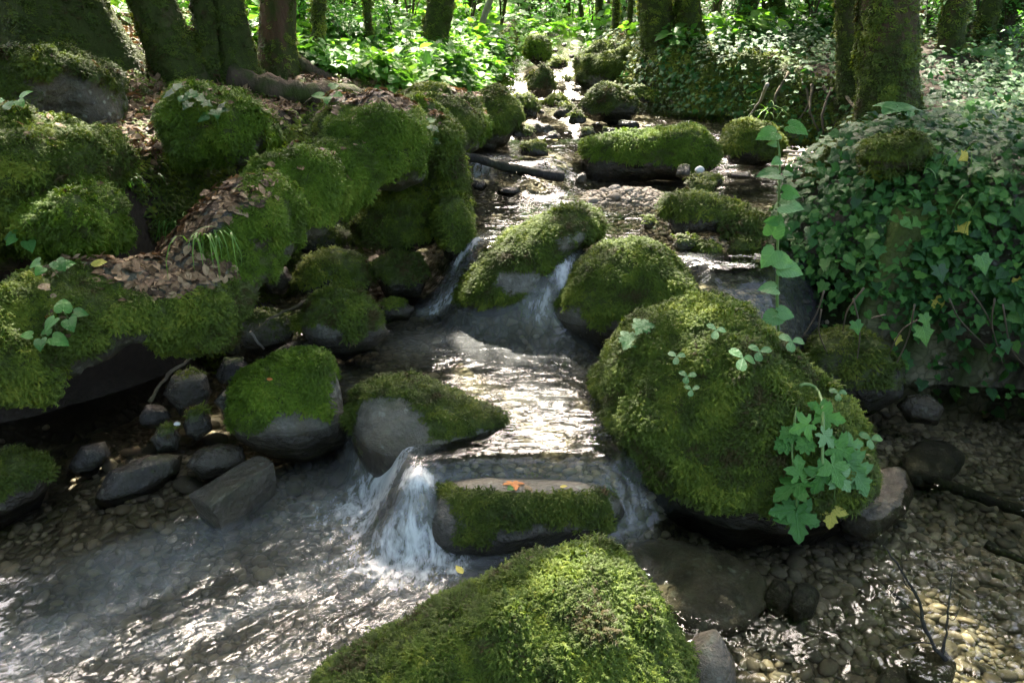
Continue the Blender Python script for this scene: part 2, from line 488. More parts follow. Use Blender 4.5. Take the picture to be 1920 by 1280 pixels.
def mat_pebble():
    t = NT('pebble_stone')
    r = t.n('ObjectInfo').outputs['Random']
    P = t.n('TexCoord').outputs['Object']
    n = t.noise(3.0, 5, 0.6, P); n2 = t.noise(18.0, 4, 0.6, P)
    c = t.ramp(r, [(0, (0.09, 0.08, 0.062)), (0.25, (0.13, 0.105, 0.075)), (0.45, (0.21, 0.165, 0.115)), (0.6, (0.27, 0.215, 0.15)), (0.85, (0.33, 0.28, 0.21)), (1, (0.16, 0.155, 0.14))])
    c = t.mix(t.mapr(n, 0.3, 0.7, 0.0, 0.5), c, (0.10, 0.085, 0.06))
    c = t.mix(t.mapr(n2, 0.45, 0.75, 0.0, 0.4), c, (0.30, 0.27, 0.21))
    return t.done(t.bsdf(c, 0.5, 0.35, t.bump(n2, 0.4, 0.05)))
M['pebble'] = mat_pebble()
def mat_gravel():
    t = NT('gravel_stone')
    f = t.attr('tint', 'INSTANCER')
    P = geo_pos(t)
    n2 = t.noise(60.0, 4, 0.6, P)
    c = t.ramp(f, [(0, (0.09, 0.08, 0.062)), (0.3, (0.18, 0.145, 0.095)), (0.6, (0.28, 0.225, 0.15)), (1, (0.36, 0.30, 0.215))])
    c = t.mix(t.mapr(n2, 0.4, 0.75, 0.0, 0.45), c, (0.11, 0.095, 0.07))
    return t.done(t.bsdf(c, 0.5, 0.35))
M['gravel'] = mat_gravel()

M['litter'] = mat_leaf('dead_leaf', [(0.04, 0.024, 0.013), (0.10, 0.06, 0.03), (0.19, 0.12, 0.06), (0.32, 0.23, 0.13)], 0.6, 0.3, 0.15, (1.0, 0.8, 0.5))
M['litter_one'] = mat_leaf('single_dead_leaf', [(0.05, 0.034, 0.018), (0.13, 0.085, 0.045), (0.21, 0.155, 0.085), (0.31, 0.24, 0.15)], 0.6, 0.3, 0.15, (1.0, 0.8, 0.5), tint=False)
M['orange_leaf'] = mat_leaf('orange_leaf', [(0.42, 0.13, 0.03), (0.50, 0.22, 0.06)], 0.5, 0.3, 0.2, (1.0, 0.8, 0.5), tint=False)
M['yellow_leaf'] = mat_leaf('yellow_leaf', [(0.45, 0.40, 0.05), (0.52, 0.46, 0.10)], 0.5, 0.3, 0.3, (1.1, 1.0, 0.5), tint=False)
M['ivy'] = mat_leaf('ivy_leaf', [(0.010, 0.042, 0.009), (0.019, 0.078, 0.013), (0.036, 0.122, 0.018), (0.075, 0.175, 0.027)], 0.45, 0.26, 0.2)
M['ivy_one'] = mat_leaf('ivy_leaf_single', [(0.011, 0.045, 0.010), (0.020, 0.082, 0.014), (0.038, 0.13, 0.02), (0.075, 0.18, 0.028)], 0.4, 0.34, 0.2, tint=False)
M['herb'] = mat_leaf('herb_leaf', [(0.05, 0.14, 0.025), (0.085, 0.21, 0.035), (0.13, 0.28, 0.045), (0.19, 0.33, 0.06)], 0.45, 0.35, 0.45)
M['herb_one'] = mat_leaf('herb_leaf_single', [(0.04, 0.14, 0.022), (0.06, 0.19, 0.03), (0.09, 0.24, 0.045)], 0.45, 0.35, 0.35, tint=False)
M['pale_herb'] = mat_leaf('pale_herb_leaf', [(0.06, 0.17, 0.045), (0.09, 0.22, 0.065), (0.15, 0.29, 0.11)], 0.4, 0.4, 0.3, tint=False)
M['grass'] = mat_leaf('grass_blade', [(0.05, 0.12, 0.02), (0.085, 0.19, 0.03), (0.13, 0.25, 0.045), (0.2, 0.27, 0.1)], 0.45, 0.35, 0.35)
M['canopy'] = mat_leaf('canopy_leaf', [(0.04, 0.10, 0.015), (0.065, 0.15, 0.02), (0.09, 0.19, 0.028)], 0.45, 0.35, 0.45, tint=False)
def mat_stem(name, col):
    t = NT(name)
    n = t.noise(25.0, 3, 0.5, geo_pos(t))
    return t.done(t.bsdf(t.mix(n, tuple(c * 0.7 for c in col), tuple(min(1, c * 1.3) for c in col)), 0.5, 0.3))
M['stem'] = mat_stem('green_stem', (0.11, 0.19, 0.05))
M['vine'] = mat_stem('woody_vine', (0.09, 0.07, 0.045))
# ------------------------------------------------------------------ levels of the stream
def lip(pts, z):
    return [tuple(at(px, py, z)[:2]) for px, py in pts]
POOL_MID = lip([(560, 640), (650, 690), (705, 765), (765, 830), (768, 872), (768, 892), (792, 892), (802, 866), (850, 862), (960, 858), (1090, 860), (1140, 862), (1180, 845), (1290, 780), (1400, 700), (1470, 660)], 0.2) + [(1.28, 3.1), (1.5, 3.8), (2.3, 4.3), (2.5, 60), (-6, 60), (-6, 3.7), (-1.05, 3.35)]
POOL_UP = lip([(800, 300), (866, 335), (884, 390), (884, 436), (915, 455), (980, 470), (1040, 478), (1085, 476), (1150, 470), (1240, 476), (1290, 486), (1345, 500), (1420, 500)], 0.5) + [(1.22, 3.3), (1.55, 3.95), (2.3, 4.35), (2.5, 60), (-6, 60), (-6, 4.9)]
POOL_TOP = lip([(780, 285), (870, 300), (930, 308), (1000, 312), (1050, 296), (1120, 268), (1230, 255), (1350, 262), (1450, 272), (1560, 280)], 0.62) + [(6, 4.4), (6, 60), (-6, 60), (-6, 4.6)]
def water_level(x, y):
    x = np.asarray(x, float); y = np.asarray(y, float)
    wob = 0.03 * fbm(P3(x * 6, y * 6), 2, 5)
    z = 0.2 * sstep(-0.15, 0.02, poly_sd(x, y, POOL_MID) + wob * 0.6)
    z = z + 0.3 * sstep(-0.26, 0.03, poly_sd(x, y, POOL_UP) + wob)
    z = z + 0.12 * sstep(-0.22, 0.1, poly_sd(x, y, POOL_TOP) + wob * 2)
    z = z + np.interp(y, [5.1, 5.5, 6.2, 6.6, 7.0, 9.0, 12, 16, 25, 45], [0, 0.09, 0.10, 0.2, 0.27, 0.46, 0.75, 1.5, 5.0, 16.0])
    return z
FOOT_L = ([-8, 0, 1.85, 2.2, 2.47, 2.68, 3.05, 3.85, 4.6, 5.0, 5.65, 7, 9, 12, 60], [-3.4, -3.3, -3.0, -2.3, -2.12, -1.75, -1.34, -0.95, -0.62, -0.32, -0.12, 0.12, 0.3, 0.5, 0.5])
FOOT_R = ([-8, 0, 1.5, 2.70, 2.88, 2.98, 3.4, 4.14, 4.45, 5.0, 5.4, 5.75, 6.3, 7, 9, 12, 60], [2.9, 2.7, 2.6, 2.5, 2.2, 1.26, 1.20, 1.5, 1.85, 1.8, 1.5, 1.1, 0.72, 0.6, 0.75, 0.95, 0.95])
BAR = at(1190, 368, 0.5)
RUB = at(735, 455, 0.32)
BAR2 = at(1760, 1140, 0.0)
def ground_height(x, y, detail=True):
    x = np.asarray(x, float); y = np.asarray(y, float)
    xl = np.interp(y, *FOOT_L); xr = np.interp(y, *FOOT_R)
    wig = 0.10 * fbm(P3(x * 1.7, y * 1.7, 3.0), 3, 21)
    dl = xl - x + wig; dr = x - xr + wig
    W = water_level(x, y)
    depth = 0.115 + 0.03 * fbm(P3(x * 3, y * 3), 3, 9)
    depth = np.where(y > 4.6, depth * 0.55, depth)
    bar = np.exp(-(((x - BAR[0]) / 0.42) ** 2 + ((y - BAR[1]) / 0.28) ** 2))
    bar2 = np.exp(-(((x - BAR2[0]) / 0.45) ** 2 + ((y - BAR2[1]) / 0.45) ** 2))
    depth = depth - 0.15 * bar + 0.01 * bar2 + 0.03 * sstep(.4, .9, x) * (y < 2.9)
    shore = np.exp(-(((x + 1.25) / 0.33) ** 2 + ((y - 2.35) / 0.33) ** 2))
    depth = depth - 0.10 * shore
    rub = np.exp(-(((x - RUB[0]) / 0.30) ** 2 + ((y - RUB[1]) / 0.45) ** 2))
    depth = depth - 0.17 * rub
    bed = W - depth
    topl = np.interp(y, [-8, 0, 1.8, 2.5, 3, 4, 5, 6, 9, 15, 25, 45], [0.25, 0.25, 0.28, 0.60, 0.72, 0.80, 0.86, 0.9, 1.1, 2.0, 5.6, 16.5]) + 0.22 * np.minimum(np.maximum(dl, 0), 14)
    topr = np.interp(y, [-8, 0, 2.8, 3.7, 5, 6, 9, 15, 25, 45], [0.45, 0.5, 0.62, 0.74, 0.95, 1.02, 1.25, 2.1, 5.6, 16.5]) + 0.13 * np.minimum(np.maximum(dr, 0), 14)
    und = 0.07 * fbm(P3(x * 1.1, y * 1.1, 1.0), 3, 31) + (0.03 * fbm(P3(x * 5, y * 5, 2.0), 3, 33) if detail else 0)
    g = bed + (topl + und - bed) * sstep(0.02, 0.34, dl)
    g = g + (topr + und - g) * sstep(0.02, 0.30, dr)
    return g, dl, dr, W
def axis_grid(segs):
    out = []
    for a, b, st in segs: out.append(np.arange(a, b - 1e-6, st))
    return np.concatenate(out + [[segs[-1][1]]])
gx = axis_grid([(-40, -12, 2.0), (-12, -5, 0.4), (-5, -2.6, 0.08), (-2.6, 2.7, 0.026), (2.7, 5, 0.08), (5, 12, 0.4), (12, 40, 2.0)])
gy = axis_grid([(-12, -1, 0.8), (-1, 0.9, 0.1), (0.9, 6.2, 0.026), (6.2, 10, 0.07), (10, 20, 0.3), (20, 60, 2.0)])
GX, GY = np.meshgrid(gx, gy)
GZ, DL, DR, GW = ground_height(GX, GY)
def gfast(x, y):
    x = np.asarray(x, float); y = np.asarray(y, float)
    i = np.clip(np.searchsorted(gx, x) - 1, 0, len(gx) - 2); j = np.clip(np.searchsorted(gy, y) - 1, 0, len(gy) - 2)
    u = np.clip((x - gx[i]) / (gx[i + 1] - gx[i]), 0, 1); v = np.clip((y - gy[j]) / (gy[j + 1] - gy[j]), 0, 1)
    return (GZ[j, i] * (1 - u) + GZ[j, i + 1] * u) * (1 - v) + (GZ[j + 1, i] * (1 - u) + GZ[j + 1, i + 1] * u) * v
def gz(x, y): return float(gfast(x, y))
inner = (DL < 0.12) & (DR < 0.12)
bedm = sstep(0.05, -0.02, np.maximum(DL, DR) - 0.06)
mossm = np.clip(0.55 + 0.9 * fbm(P3(GX * 1.3, GY * 1.3, 5.0), 3, 41), 0, 1)
mossm = np.where((DL > 0) & (GY < 5.2), np.clip(mossm - 0.3 + 0.9 * sstep(0.3, 0.05, DL), 0, 1), mossm)
mossm = np.where((DL > -.3) & (DL < .5) & (GY < 3.3) & (GX < 0), 0.0, mossm)
rimm = (np.maximum(DL, DR) > 0.0)
wet_shade = rimm * sstep(.48, .25, GZ - GW) * (GY < 3.6)  # wet soil by the water, darkened up the hollow wall as painted shade
GZ = GZ + np.where(rimm & (np.maximum(DL, DR) < .5), 0.05 * fbm(P3(GX * 7, GY * 7, GZ * 7), 4, 35), 0)
ground = link('ground', make_mesh('ground', np.stack([GX, GY, GZ], -1).reshape(-1, 3), grid_faces(len(gx), len(gy)), M['ground'], True,
                                  {'moss': mossm.ravel(), 'bed': bedm.ravel(), 'wet': wet_shade.ravel()}))
tag(ground, 'forest floor and gravelly stream bed under the whole scene', kind='structure')

# ------------------------------------------------------------------ water
FOAM_SHEEN = [(740, 930, 0.0, 0.10, .95), (680, 945, 0.0, 0.12, .7), (785, 990, 0.0, 0.06, .9), (770, 1060, 0.0, 0.14, .6), (620, 970, 0.0, 0.16, .4), (840, 1060, 0., .08, .6), (1060, 612, .2, .07, .8), (1010, 625, .2, .09, .5),
        (815, 575, .22, .07, .9), (845, 545, .3, .05, .8), (905, 345, .5, .09, .8), (930, 330, .52, .09, .6), (1000, 285, .6, .08, .5),
        (893, 445, .5, .05, .8), (885, 480, .42, .05, .7), (865, 515, .33, .05, .7), (1075, 490, .45, .03, .5), (1340, 530, .3, .09, .7), (1310, 505, .45, .06, .5), (1200, 940, .12, .04, .3), (900, 640, .2, .24, .34), (1000, 665, .2, .24, .34), (830, 640, .2, .18, .34), (1050, 770, .2, .2, .24), (950, 740, .2, .2, .24)]  # the broad last entries paint a silvery sky sheen on the middle pool
wx = axis_grid([(-3.4, -2.0, 0.05), (-2.0, 2.85, 0.02)]); wy = axis_grid([(0.7, 6.3, 0.02), (6.3, 8.6, 0.05)])
WX, WY = np.meshgrid(wx, wy)
g_w, dl_w, dr_w, WZ = ground_height(WX, WY, False)
mid = poly_sd(WX, WY, POOL_MID); upp = poly_sd(WX, WY, POOL_UP); top = poly_sd(WX, WY, POOL_TOP)
PXw, PYw, _ = project(np.stack([WX, WY, WZ], -1))
slope = np.hypot(np.gradient(WZ, wx, axis=1), np.gradient(WZ, wy, axis=0))
near = sstep(0.0, -0.15, mid)
# how rough the water is, from the run of the current
cur = at(760, 960, 0); fdir = np.array([-0.80, -0.60]); fdir /= np.linalg.norm(fdir)
sx_ = (WX - cur[0]) * fdir[0] + (WY - cur[1]) * fdir[1]
tx_ = -(WX - cur[0]) * fdir[1] + (WY - cur[1]) * fdir[0]
# the lively water lies below a line in plan from the dark block to the left frame edge
e0 = at(-60, 1120, 0); e1 = at(520, 905, 0); en = np.array([-(e1 - e0)[1], (e1 - e0)[0]]); en /= np.linalg.norm(en)
jd = (WX - e0[0]) * en[0] + (WY - e0[1]) * en[1]
jet = sstep(0.10, -0.08, jd + 0.05 * fbm(P3(WX * 5, WY * 5), 2, 4))
calm_r = sstep(0.12, 0.45, WX)
patch = sstep(0.48, 0.62, vnoise(P3(WX * 3.6, WY * 3.6, 1.0), 3))
turb = near * (0.05 + 0.30 * calm_r + 0.9 * jet * (1 - calm_r) + 0.6 * calm_r * patch) + (1 - near) * (sstep(0.1, -0.05, upp) * 0.85 + sstep(-0.05, 0.1, upp) * 0.45)
turb = np.clip(turb + 0.3 * sstep(0.2, 0.9, slope), 0.03, 1.0)
foam_sheen = np.zeros_like(WX)
for px, py, z, r, s in FOAM_SHEEN:
    p = at(px, py, z)
    foam_sheen = np.maximum(foam_sheen, s * np.exp(-((WX - p[0]) ** 2 + (WY - p[1]) ** 2) / (r * r)))
foam_sheen = np.clip(foam_sheen * 0.8 + 0.12 * sstep(0.5, 1.6, slope) + (0.14 + 0.22 * sstep(.3, .8, vnoise(P3(sx_ * 3, tx_ * 9), 14))) * near * jet * (1 - calm_r), 0, 1)  # current term adds a pale painted veil, like sky mirrored in bubbly water
# ripple coordinates run with the current
nm = near[..., None]
rip = (np.stack([sx_ * 0.62, tx_ * 1.35, 0.4 * WZ], -1) * nm + np.stack([WX * 0.8, WY * 2.0, 0.4 * WZ], -1) * (1 - nm)) * 4.0
calmmix = calm_r * near
sm = sstep(0.25, 0.8, slope)[..., None]
rip = rip * (1 - sm) + np.stack([WX * 1.5, WY * 0.6, 0 * WX], -1) * 4.0 * sm
rip = rip * (1 - calmmix[..., None]) + np.stack([WX, WY, 0 * WX], -1) * 5.0 * calmmix[..., None]
wav = fbm(np.stack([rip[..., 0] * 1.3, rip[..., 1] * 1.3, 0 * WX], -1), 3, 51)
WZ2 = WZ + turb * 0.007 * wav + foam_sheen * 0.012 * fbm(P3(WX * 22, WY * 22), 2, 52) + sstep(0.3, 1.2, slope) * 0.010
nxw, nyw = len(wx), len(wy)
Fw = grid_faces(nxw, nyw)
keep = ((WZ2 - g_w) > -0.10).ravel()
Fw = Fw[keep[Fw].any(1)]
used = np.zeros(nxw * nyw, bool); used[Fw.ravel()] = True
remap = np.cumsum(used) - 1
water = link('water', make_mesh('water', np.stack([WX, WY, WZ2], -1).reshape(-1, 3)[used], remap[Fw], M['water'], True,
                                {'turb': turb.ravel()[used], 'foam_sheen': foam_sheen.ravel()[used], 'near': near.ravel()[used], 'calm': (calm_r * near).ravel()[used]}))
tag(water, 'clear brook running down over stone steps', kind='structure')
# ------------------------------------------------------------------ scattering of leaves and moss
def source(name, V, F, mat, attrs=None, smooth=True):
    """a mesh kept out of the scene, drawn only through the scatter of a part"""
    return bpy.data.objects.new(name, make_mesh(name, V, F, mat, smooth, attrs))
_GROUPS = {}
def scatter_group(key, srcs):
    if key in _GROUPS: return _GROUPS[key]
    ng = bpy.data.node_groups.new('scatter_' + key, 'GeometryNodeTree')
    ng.interface.new_socket('Geometry', in_out='INPUT', socket_type='NodeSocketGeometry')
    ng.interface.new_socket('Geometry', in_out='OUTPUT', socket_type='NodeSocketGeometry')
    N = ng.nodes; L = ng.links
    gi = N.new('NodeGroupInput'); go = N.new('NodeGroupOutput')
    ip = N.new('GeometryNodeInstanceOnPoints')
    L.new(gi.outputs[0], ip.inputs['Points'])
    jn = N.new('GeometryNodeJoinGeometry')
    for s in reversed(srcs):
        oi = N.new('GeometryNodeObjectInfo'); oi.inputs['Object'].default_value = s
        oi.inputs['As Instance'].default_value = False
        g2 = N.new('GeometryNodeGeometryToInstance')
        L.new(oi.outputs['Geometry'], g2.inputs[0]); L.new(g2.outputs[0], jn.inputs[0])
    L.new(jn.outputs[0], ip.inputs['Instance'])
    ip.inputs['Pick Instance'].default_value = True
    def named(nm, typ):
        a = N.new('GeometryNodeInputNamedAttribute'); a.data_type = typ; a.inputs['Name'].default_value = nm
        return a.outputs['Attribute']
    L.new(named('idx', 'INT'), ip.inputs['Instance Index'])
    e2r = N.new('FunctionNodeEulerToRotation'); L.new(named('rot', 'FLOAT_VECTOR'), e2r.inputs[0])
    L.new(e2r.outputs[0], ip.inputs['Rotation'])
    L.new(named('scl', 'FLOAT'), ip.inputs['Scale'])
    L.new(ip.outputs[0], go.inputs[0])
    _GROUPS[key] = ng
    return ng
SCAT_COUNT = [0]
def scatter(name, key, srcs, P, rot, scl, tint, parent=None, origin=(0, 0, 0), idx=None, rng=RNG):
    n = len(P); SCAT_COUNT[0] += n
    me = bpy.data.meshes.new(name)
    me.vertices.add(n)
    me.vertices.foreach_set('co', (np.asarray(P) - np.asarray(origin)).astype(np.float32).ravel())
    a = me.attributes.new('rot', 'FLOAT_VECTOR', 'POINT'); a.data.foreach_set('vector', np.asarray(rot, np.float32).ravel())
    a = me.attributes.new('scl', 'FLOAT', 'POINT'); a.data.foreach_set('value', np.asarray(scl, np.float32))
    a = me.attributes.new('tint', 'FLOAT', 'POINT'); a.data.foreach_set('value', np.asarray(tint, np.float32))
    if idx is None: idx = rng.integers(0, len(srcs), n)
    a = me.attributes.new('idx', 'INT', 'POINT'); a.data.foreach_set('value', np.asarray(idx, np.int32))
    me.update()
    o = link(name, me, parent)
    md = o.modifiers.new('scatter', 'NODES'); md.node_group = scatter_group(key, srcs)
    o['kind'] = 'stuff'
    return o

# ---- moss tufts: fronds that rise and droop towards local +x
def frond(base, az, L, w, rise, barbs, rng):
    ca, sa = math.cos(az), math.sin(az)
    V, F, tip = [], [], []
    n = 4
    pts = []
    for k in range(n):
        t = k / (n - 1)
        r = L * (0.95 * t); h = L * rise * (math.sin(t * 2.1) - 0.45 * t * t)
        pts.append(np.array([base[0] + ca * r, base[1] + sa * r, base[2] + h]))
    side = np.array([-sa, ca, 0])
    for k, p in enumerate(pts):
        t = k / (n - 1); ww = w * (1 - 0.85 * t) * (0.7 + 0.6 * min(1, 3 * t))
        sag = np.array([0, 0, -0.25 * ww])
        V += [p - side * ww + sag, p + side * ww + sag]; tip += [t, t]
    for k in range(n - 1):
        a = 2 * k; F += [[a, a + 1, a + 3], [a, a + 3, a + 2]]
    for b in range(barbs):
        t = 0.25 + 0.6 * b / max(1, barbs - 1)
        i = min(int(t * (n - 1)), n - 2); f = t * (n - 1) - i
        p = pts[i] * (1 - f) + pts[i + 1] * f
        d = pts[i + 1] - pts[i]; d = d / np.linalg.norm(d)
        for s in (-1, 1):
            bl = L * 0.36 * (1 - 0.55 * t) * rng.uniform(0.7, 1.2)
            e = p + side * s * bl * 0.8 + d * bl * 0.7 + np.array([0, 0, -0.25 * bl])
            k0 = len(V)
            V += [p - d * 0.05 * L, p + d * 0.06 * L, e]; tip += [t, t, 1.0]
            F += [[k0, k0 + 1, k0 + 2]]
    return V, F, tip
def tuft(name, n, L, spread, barbs, mat, seed, w=0.10, up=False):
    rng = np.random.default_rng(seed)
    V, F, T = [], [], []
    for k in range(n):
        r = spread * math.sqrt(rng.random()); a = rng.random() * 6.283
        az = rng.normal(0, 0.9) if not up else rng.random() * 6.283
        v, f, t = frond((r * math.cos(a), r * math.sin(a), rng.uniform(-0.12, 0.05)), az, L * rng.uniform(0.7, 1.25), w * rng.uniform(0.8, 1.2), rng.uniform(0.35, 0.95) * (1.5 if up else 1.0), barbs, rng)
        o = len(V); V += v; F += [[q + o for q in ff] for ff in f]; T += t
    return source(name, np.array(V), np.array(F), mat, {'tip': np.array(T)}, smooth=False)
MOSS = {}
for key in ('moss', 'moss_fresh', 'moss_dark'):
    MOSS[key + '_near'] = [tuft('tuft', 13, 1.0, 0.85, 4, M[key], 100 + s) for s in range(4)]
    MOSS[key + '_far'] = [tuft('tuft', 11, 0.9, 0.9, 0, M[key], 200 + s, 0.17) for s in range(3)]
def moss_on(parent, me, cover, key, density, size, origin, rng, far=False, name='moss'):
    """tufts on a mesh where cover > 0.4; me in local coordinates of parent"""
    V = np.empty(len(me.vertices) * 3, np.float32); me.vertices.foreach_get('co', V); V = V.reshape(-1, 3).astype(float)
    F = np.empty(len(me.polygons) * 3, np.int32) if all_tris(me) else None
    if F is not None: me.polygons.foreach_get('vertices', F); F = F.reshape(-1, 3)
    else:
        me.calc_loop_triangles(); F = np.empty(len(me.loop_triangles) * 3, np.int32); me.loop_triangles.foreach_get('vertices', F); F = F.reshape(-1, 3)
    Nn = normals_of(me)
    w = sstep(0.38, 0.62, cover)
    A, B, C = V[F[:, 0]], V[F[:, 1]], V[F[:, 2]]
    tot = (0.5 * np.linalg.norm(np.cross(B - A, C - A), axis=1) * w[F].mean(1)).sum()
    n = int(tot * density)
    if n < 4: return None
    P, mix = sample_tris(V, F, w, n, rng)
    Q = mix(Nn); Q /= np.linalg.norm(Q, axis=1)[:, None]
    cov = mix(w)
    Z = Q * 0.85 + np.array([0, 0, 0.25]) + rng.normal(0, 0.16, (n, 3))
    down = np.array([0, 0, -1.0]) - Q * (-Q[:, 2:3])
    X = down * 1.2 + rng.normal(0, 0.42, (n, 3))
    rot = euler_from_axes(X, Z)
    wp = P + np.asarray(origin)
    tint = 0.45 + 0.45 * fbm(wp * 7, 3, 71) + 0.5 * fbm(wp * 32, 2, 72) + rng.normal(0, 0.11, n)
    scl = size * rng.uniform(0.65, 1.3, n) * (0.55 + 0.45 * cov) * np.clip(1.0 + 0.9 * fbm(wp * 14, 2, 73), .5, 1.7)
    k = key + ('_far' if far else '_near')
    return scatter(name, k, MOSS[k], P, rot, scl, np.clip(tint, 0, 1), parent, rng=rng)
def all_tris(me):
    return len(me.loops) == 3 * len(me.polygons)
# ------------------------------------------------------------------ boulders
def outline_radius(pts, c):
    d = np.asarray(pts, float) - c
    d[:, 1] *= -1
    th = np.arctan2(d[:, 1], d[:, 0]); r = np.hypot(d[:, 0], d[:, 1])
    o = np.argsort(th); th = th[o]; r = r[o]
    # resample along the straight edges of the outline
    T, Rr = [], []
    q = np.stack([r * np.cos(th), r * np.sin(th)], 1)
    for i in range(len(q)):
        a, b = q[i], q[(i + 1) % len(q)]
        for t in np.linspace(0, 1, 12, endpoint=False):
            p = a * (1 - t) + b * t
            T.append(math.atan2(p[1], p[0])); Rr.append(math.hypot(*p))
    T = np.array(T); Rr = np.array(Rr); o = np.argsort(T); T = T[o]; Rr = Rr[o]
    g = np.linspace(-math.pi, math.pi, 181)
    v = np.interp(g, np.concatenate([T - 2 * math.pi, T, T + 2 * math.pi]), np.tile(Rr, 3))
    k = np.array([1, 3, 5, 3, 1.0]); k /= k.sum()
    vv = np.concatenate([v[-5:-1], v, v[1:5]])
    v = np.convolve(vv, k, 'same')[4:-4]
    return lambda a: np.interp(a, g, v)
BOULDERS = []
def boulder(pts, contact, zc, label, cat='boulder', name='boulder', depth=0.85, level=5, box=0.75, rough=0.06, moss='moss', cover=0.75,
            low=0.03, dens=2600, size=0.030, far=False, mat='rock', bare=(), seed=None, facet=0.0, lump=0.012, lump2=0.0, up_bias=0.35, push=0.55, group=None, wet=0.10, kind=None, yc=None, keep_bottom=False):
    seed = seed if seed is not None else len(BOULDERS) + 3
    rng = np.random.default_rng(seed * 13 + 1)
    pts = np.asarray(pts, float)
    c = np.array([(pts[:, 0].min() + pts[:, 0].max()) / 2, pts[:, 1].min() * 0.48 + pts[:, 1].max() * 0.52])
    d = ray(*c); d = d / np.linalg.norm(d)
    cp = at(contact[0], contact[1], zc)
    camp = np.array([0, 0, CAM_H])
    halfw_px = (np.ptp(pts[:, 0]) + np.ptp(pts[:, 1])) / 4
    dist0 = np.linalg.norm(cp - camp)
    scale0 = dist0 / FPX
    D = depth * halfw_px * scale0
    dist = (yc / d[1]) if yc is not None else (dist0 + push * D)
    C = camp + d * dist
    # image-plane scale at this distance
    sc = dist * (d[1] * CP - d[2] * SP) / FPX
    r = np.cross(d, [0, 0, 1.0]); r /= np.linalg.norm(r); u = np.cross(r, d)
    Rf = outline_radius(pts, c)
    S, F = ico(level)
    th = np.arctan2(S[:, 1], S[:, 0]); rho = np.hypot(S[:, 0], S[:, 1])
    Rr = Rf(th) * sc
    if moss: Rr = np.maximum(Rr - (0.55 * size + 0.45 * lump + 0.25 * lump2), Rr * 0.6)
    rho = rho * (1 - 0.9 * D / dist * np.maximum(S[:, 2], 0) ** .5)      # the near side tapers
    # blend to the mean radius near the poles so that no crease gathers there
    Rm = Rr.mean()
    k = sstep(0.0, 0.5, rho)
    Rr = Rm * (1 - k) * 0.9 + Rr * (k + (1 - k) * 0.1)
    V = C + (rho ** box * Rr)[:, None] * (np.cos(th)[:, None] * r + np.sin(th)[:, None] * u) - (np.sign(S[:, 2]) * np.abs(S[:, 2]) ** (0.5 + 0.5 * box) * D)[:, None] * d
    sz = halfw_px * sc
    if facet > 0:
        for q in range(14):
            nv = rng.normal(0, 1, 3); nv /= np.linalg.norm(nv)
            h = (V - C) @ nv; lim = h.max() * (1 - facet * rng.uniform(0.2, 1))
            V = V - np.maximum(h - lim, 0)[:, None] * 0.9 * nv
    nrm = (V - C); nrm /= np.maximum(np.linalg.norm(nrm, axis=1), 1e-6)[:, None]
    V = V + nrm * (rough * sz * fbm(V / sz * 1.6 + seed * 7.1, 5, seed))[:, None]
    # sink the foot
    if not keep_bottom:
        lowv = np.maximum(zc - V[:, 2], 0)
        V[:, 2] -= lowv * (0.6 if low > -1 else 1.6)
    base = np.array([C[0], C[1], zc])
    me = make_mesh(name, V, F, M[mat])
    Nn = normals_of(me)
    hgt = V[:, 2] - zc
    pn = fbm(V * 4.0 + seed, 4, 300 + seed)
    cov = np.clip(cover + up_bias * (Nn[:, 2] - 0.2) + 0.45 * pn, 0, 1) * sstep(low - 0.02, low + 0.05, hgt + 0.05 * pn)
    if len(bare):
        px, py, _ = project(V)
        front = ((V - C) @ d) < 0.3 * D
        for bx, by, rx, ry in bare:
            q = np.sqrt(((px - bx) / rx) ** 2 + ((py - by) / ry) ** 2) + 0.5 * pn
            cov = np.where(front, cov * sstep(0.8, 1.1, q), cov)
    cov0 = sstep(0.35, 0.6, cov)
    # moss swells the surface in cushions
    if lump > 0:
        wl = worley(V * (1.0 / (lump * 5.0)), seed)
        V = V + Nn * (cov0 * lump * (0.9 - np.minimum(wl, 0.9)) * 1.3)[:, None]
    if lump2 > 0:
        wl = worley(V * np.array([1, 1, .7]) / 0.15 + .4 * fbm(V * 6, 2, seed)[:, None], seed + 5)
        V = V + Nn * (lump2 * (0.75 - np.minimum(wl, 1.0)) * 1.5)[:, None]
    wetv = sstep(wet + 0.04, wet - 0.03, hgt + 0.04 * pn)
    bpy.data.meshes.remove(me)
    me = make_mesh(name, V - base, F, M[mat], True, {'moss': cov, 'wet': wetv})
    o = link(name, me, loc=base)
    tag(o, label, cat, group, kind)
    if moss:
        moss_on(o, me, cov, moss, dens, size, base, rng, far)
    BOULDERS.append((o, V, F))
    return o

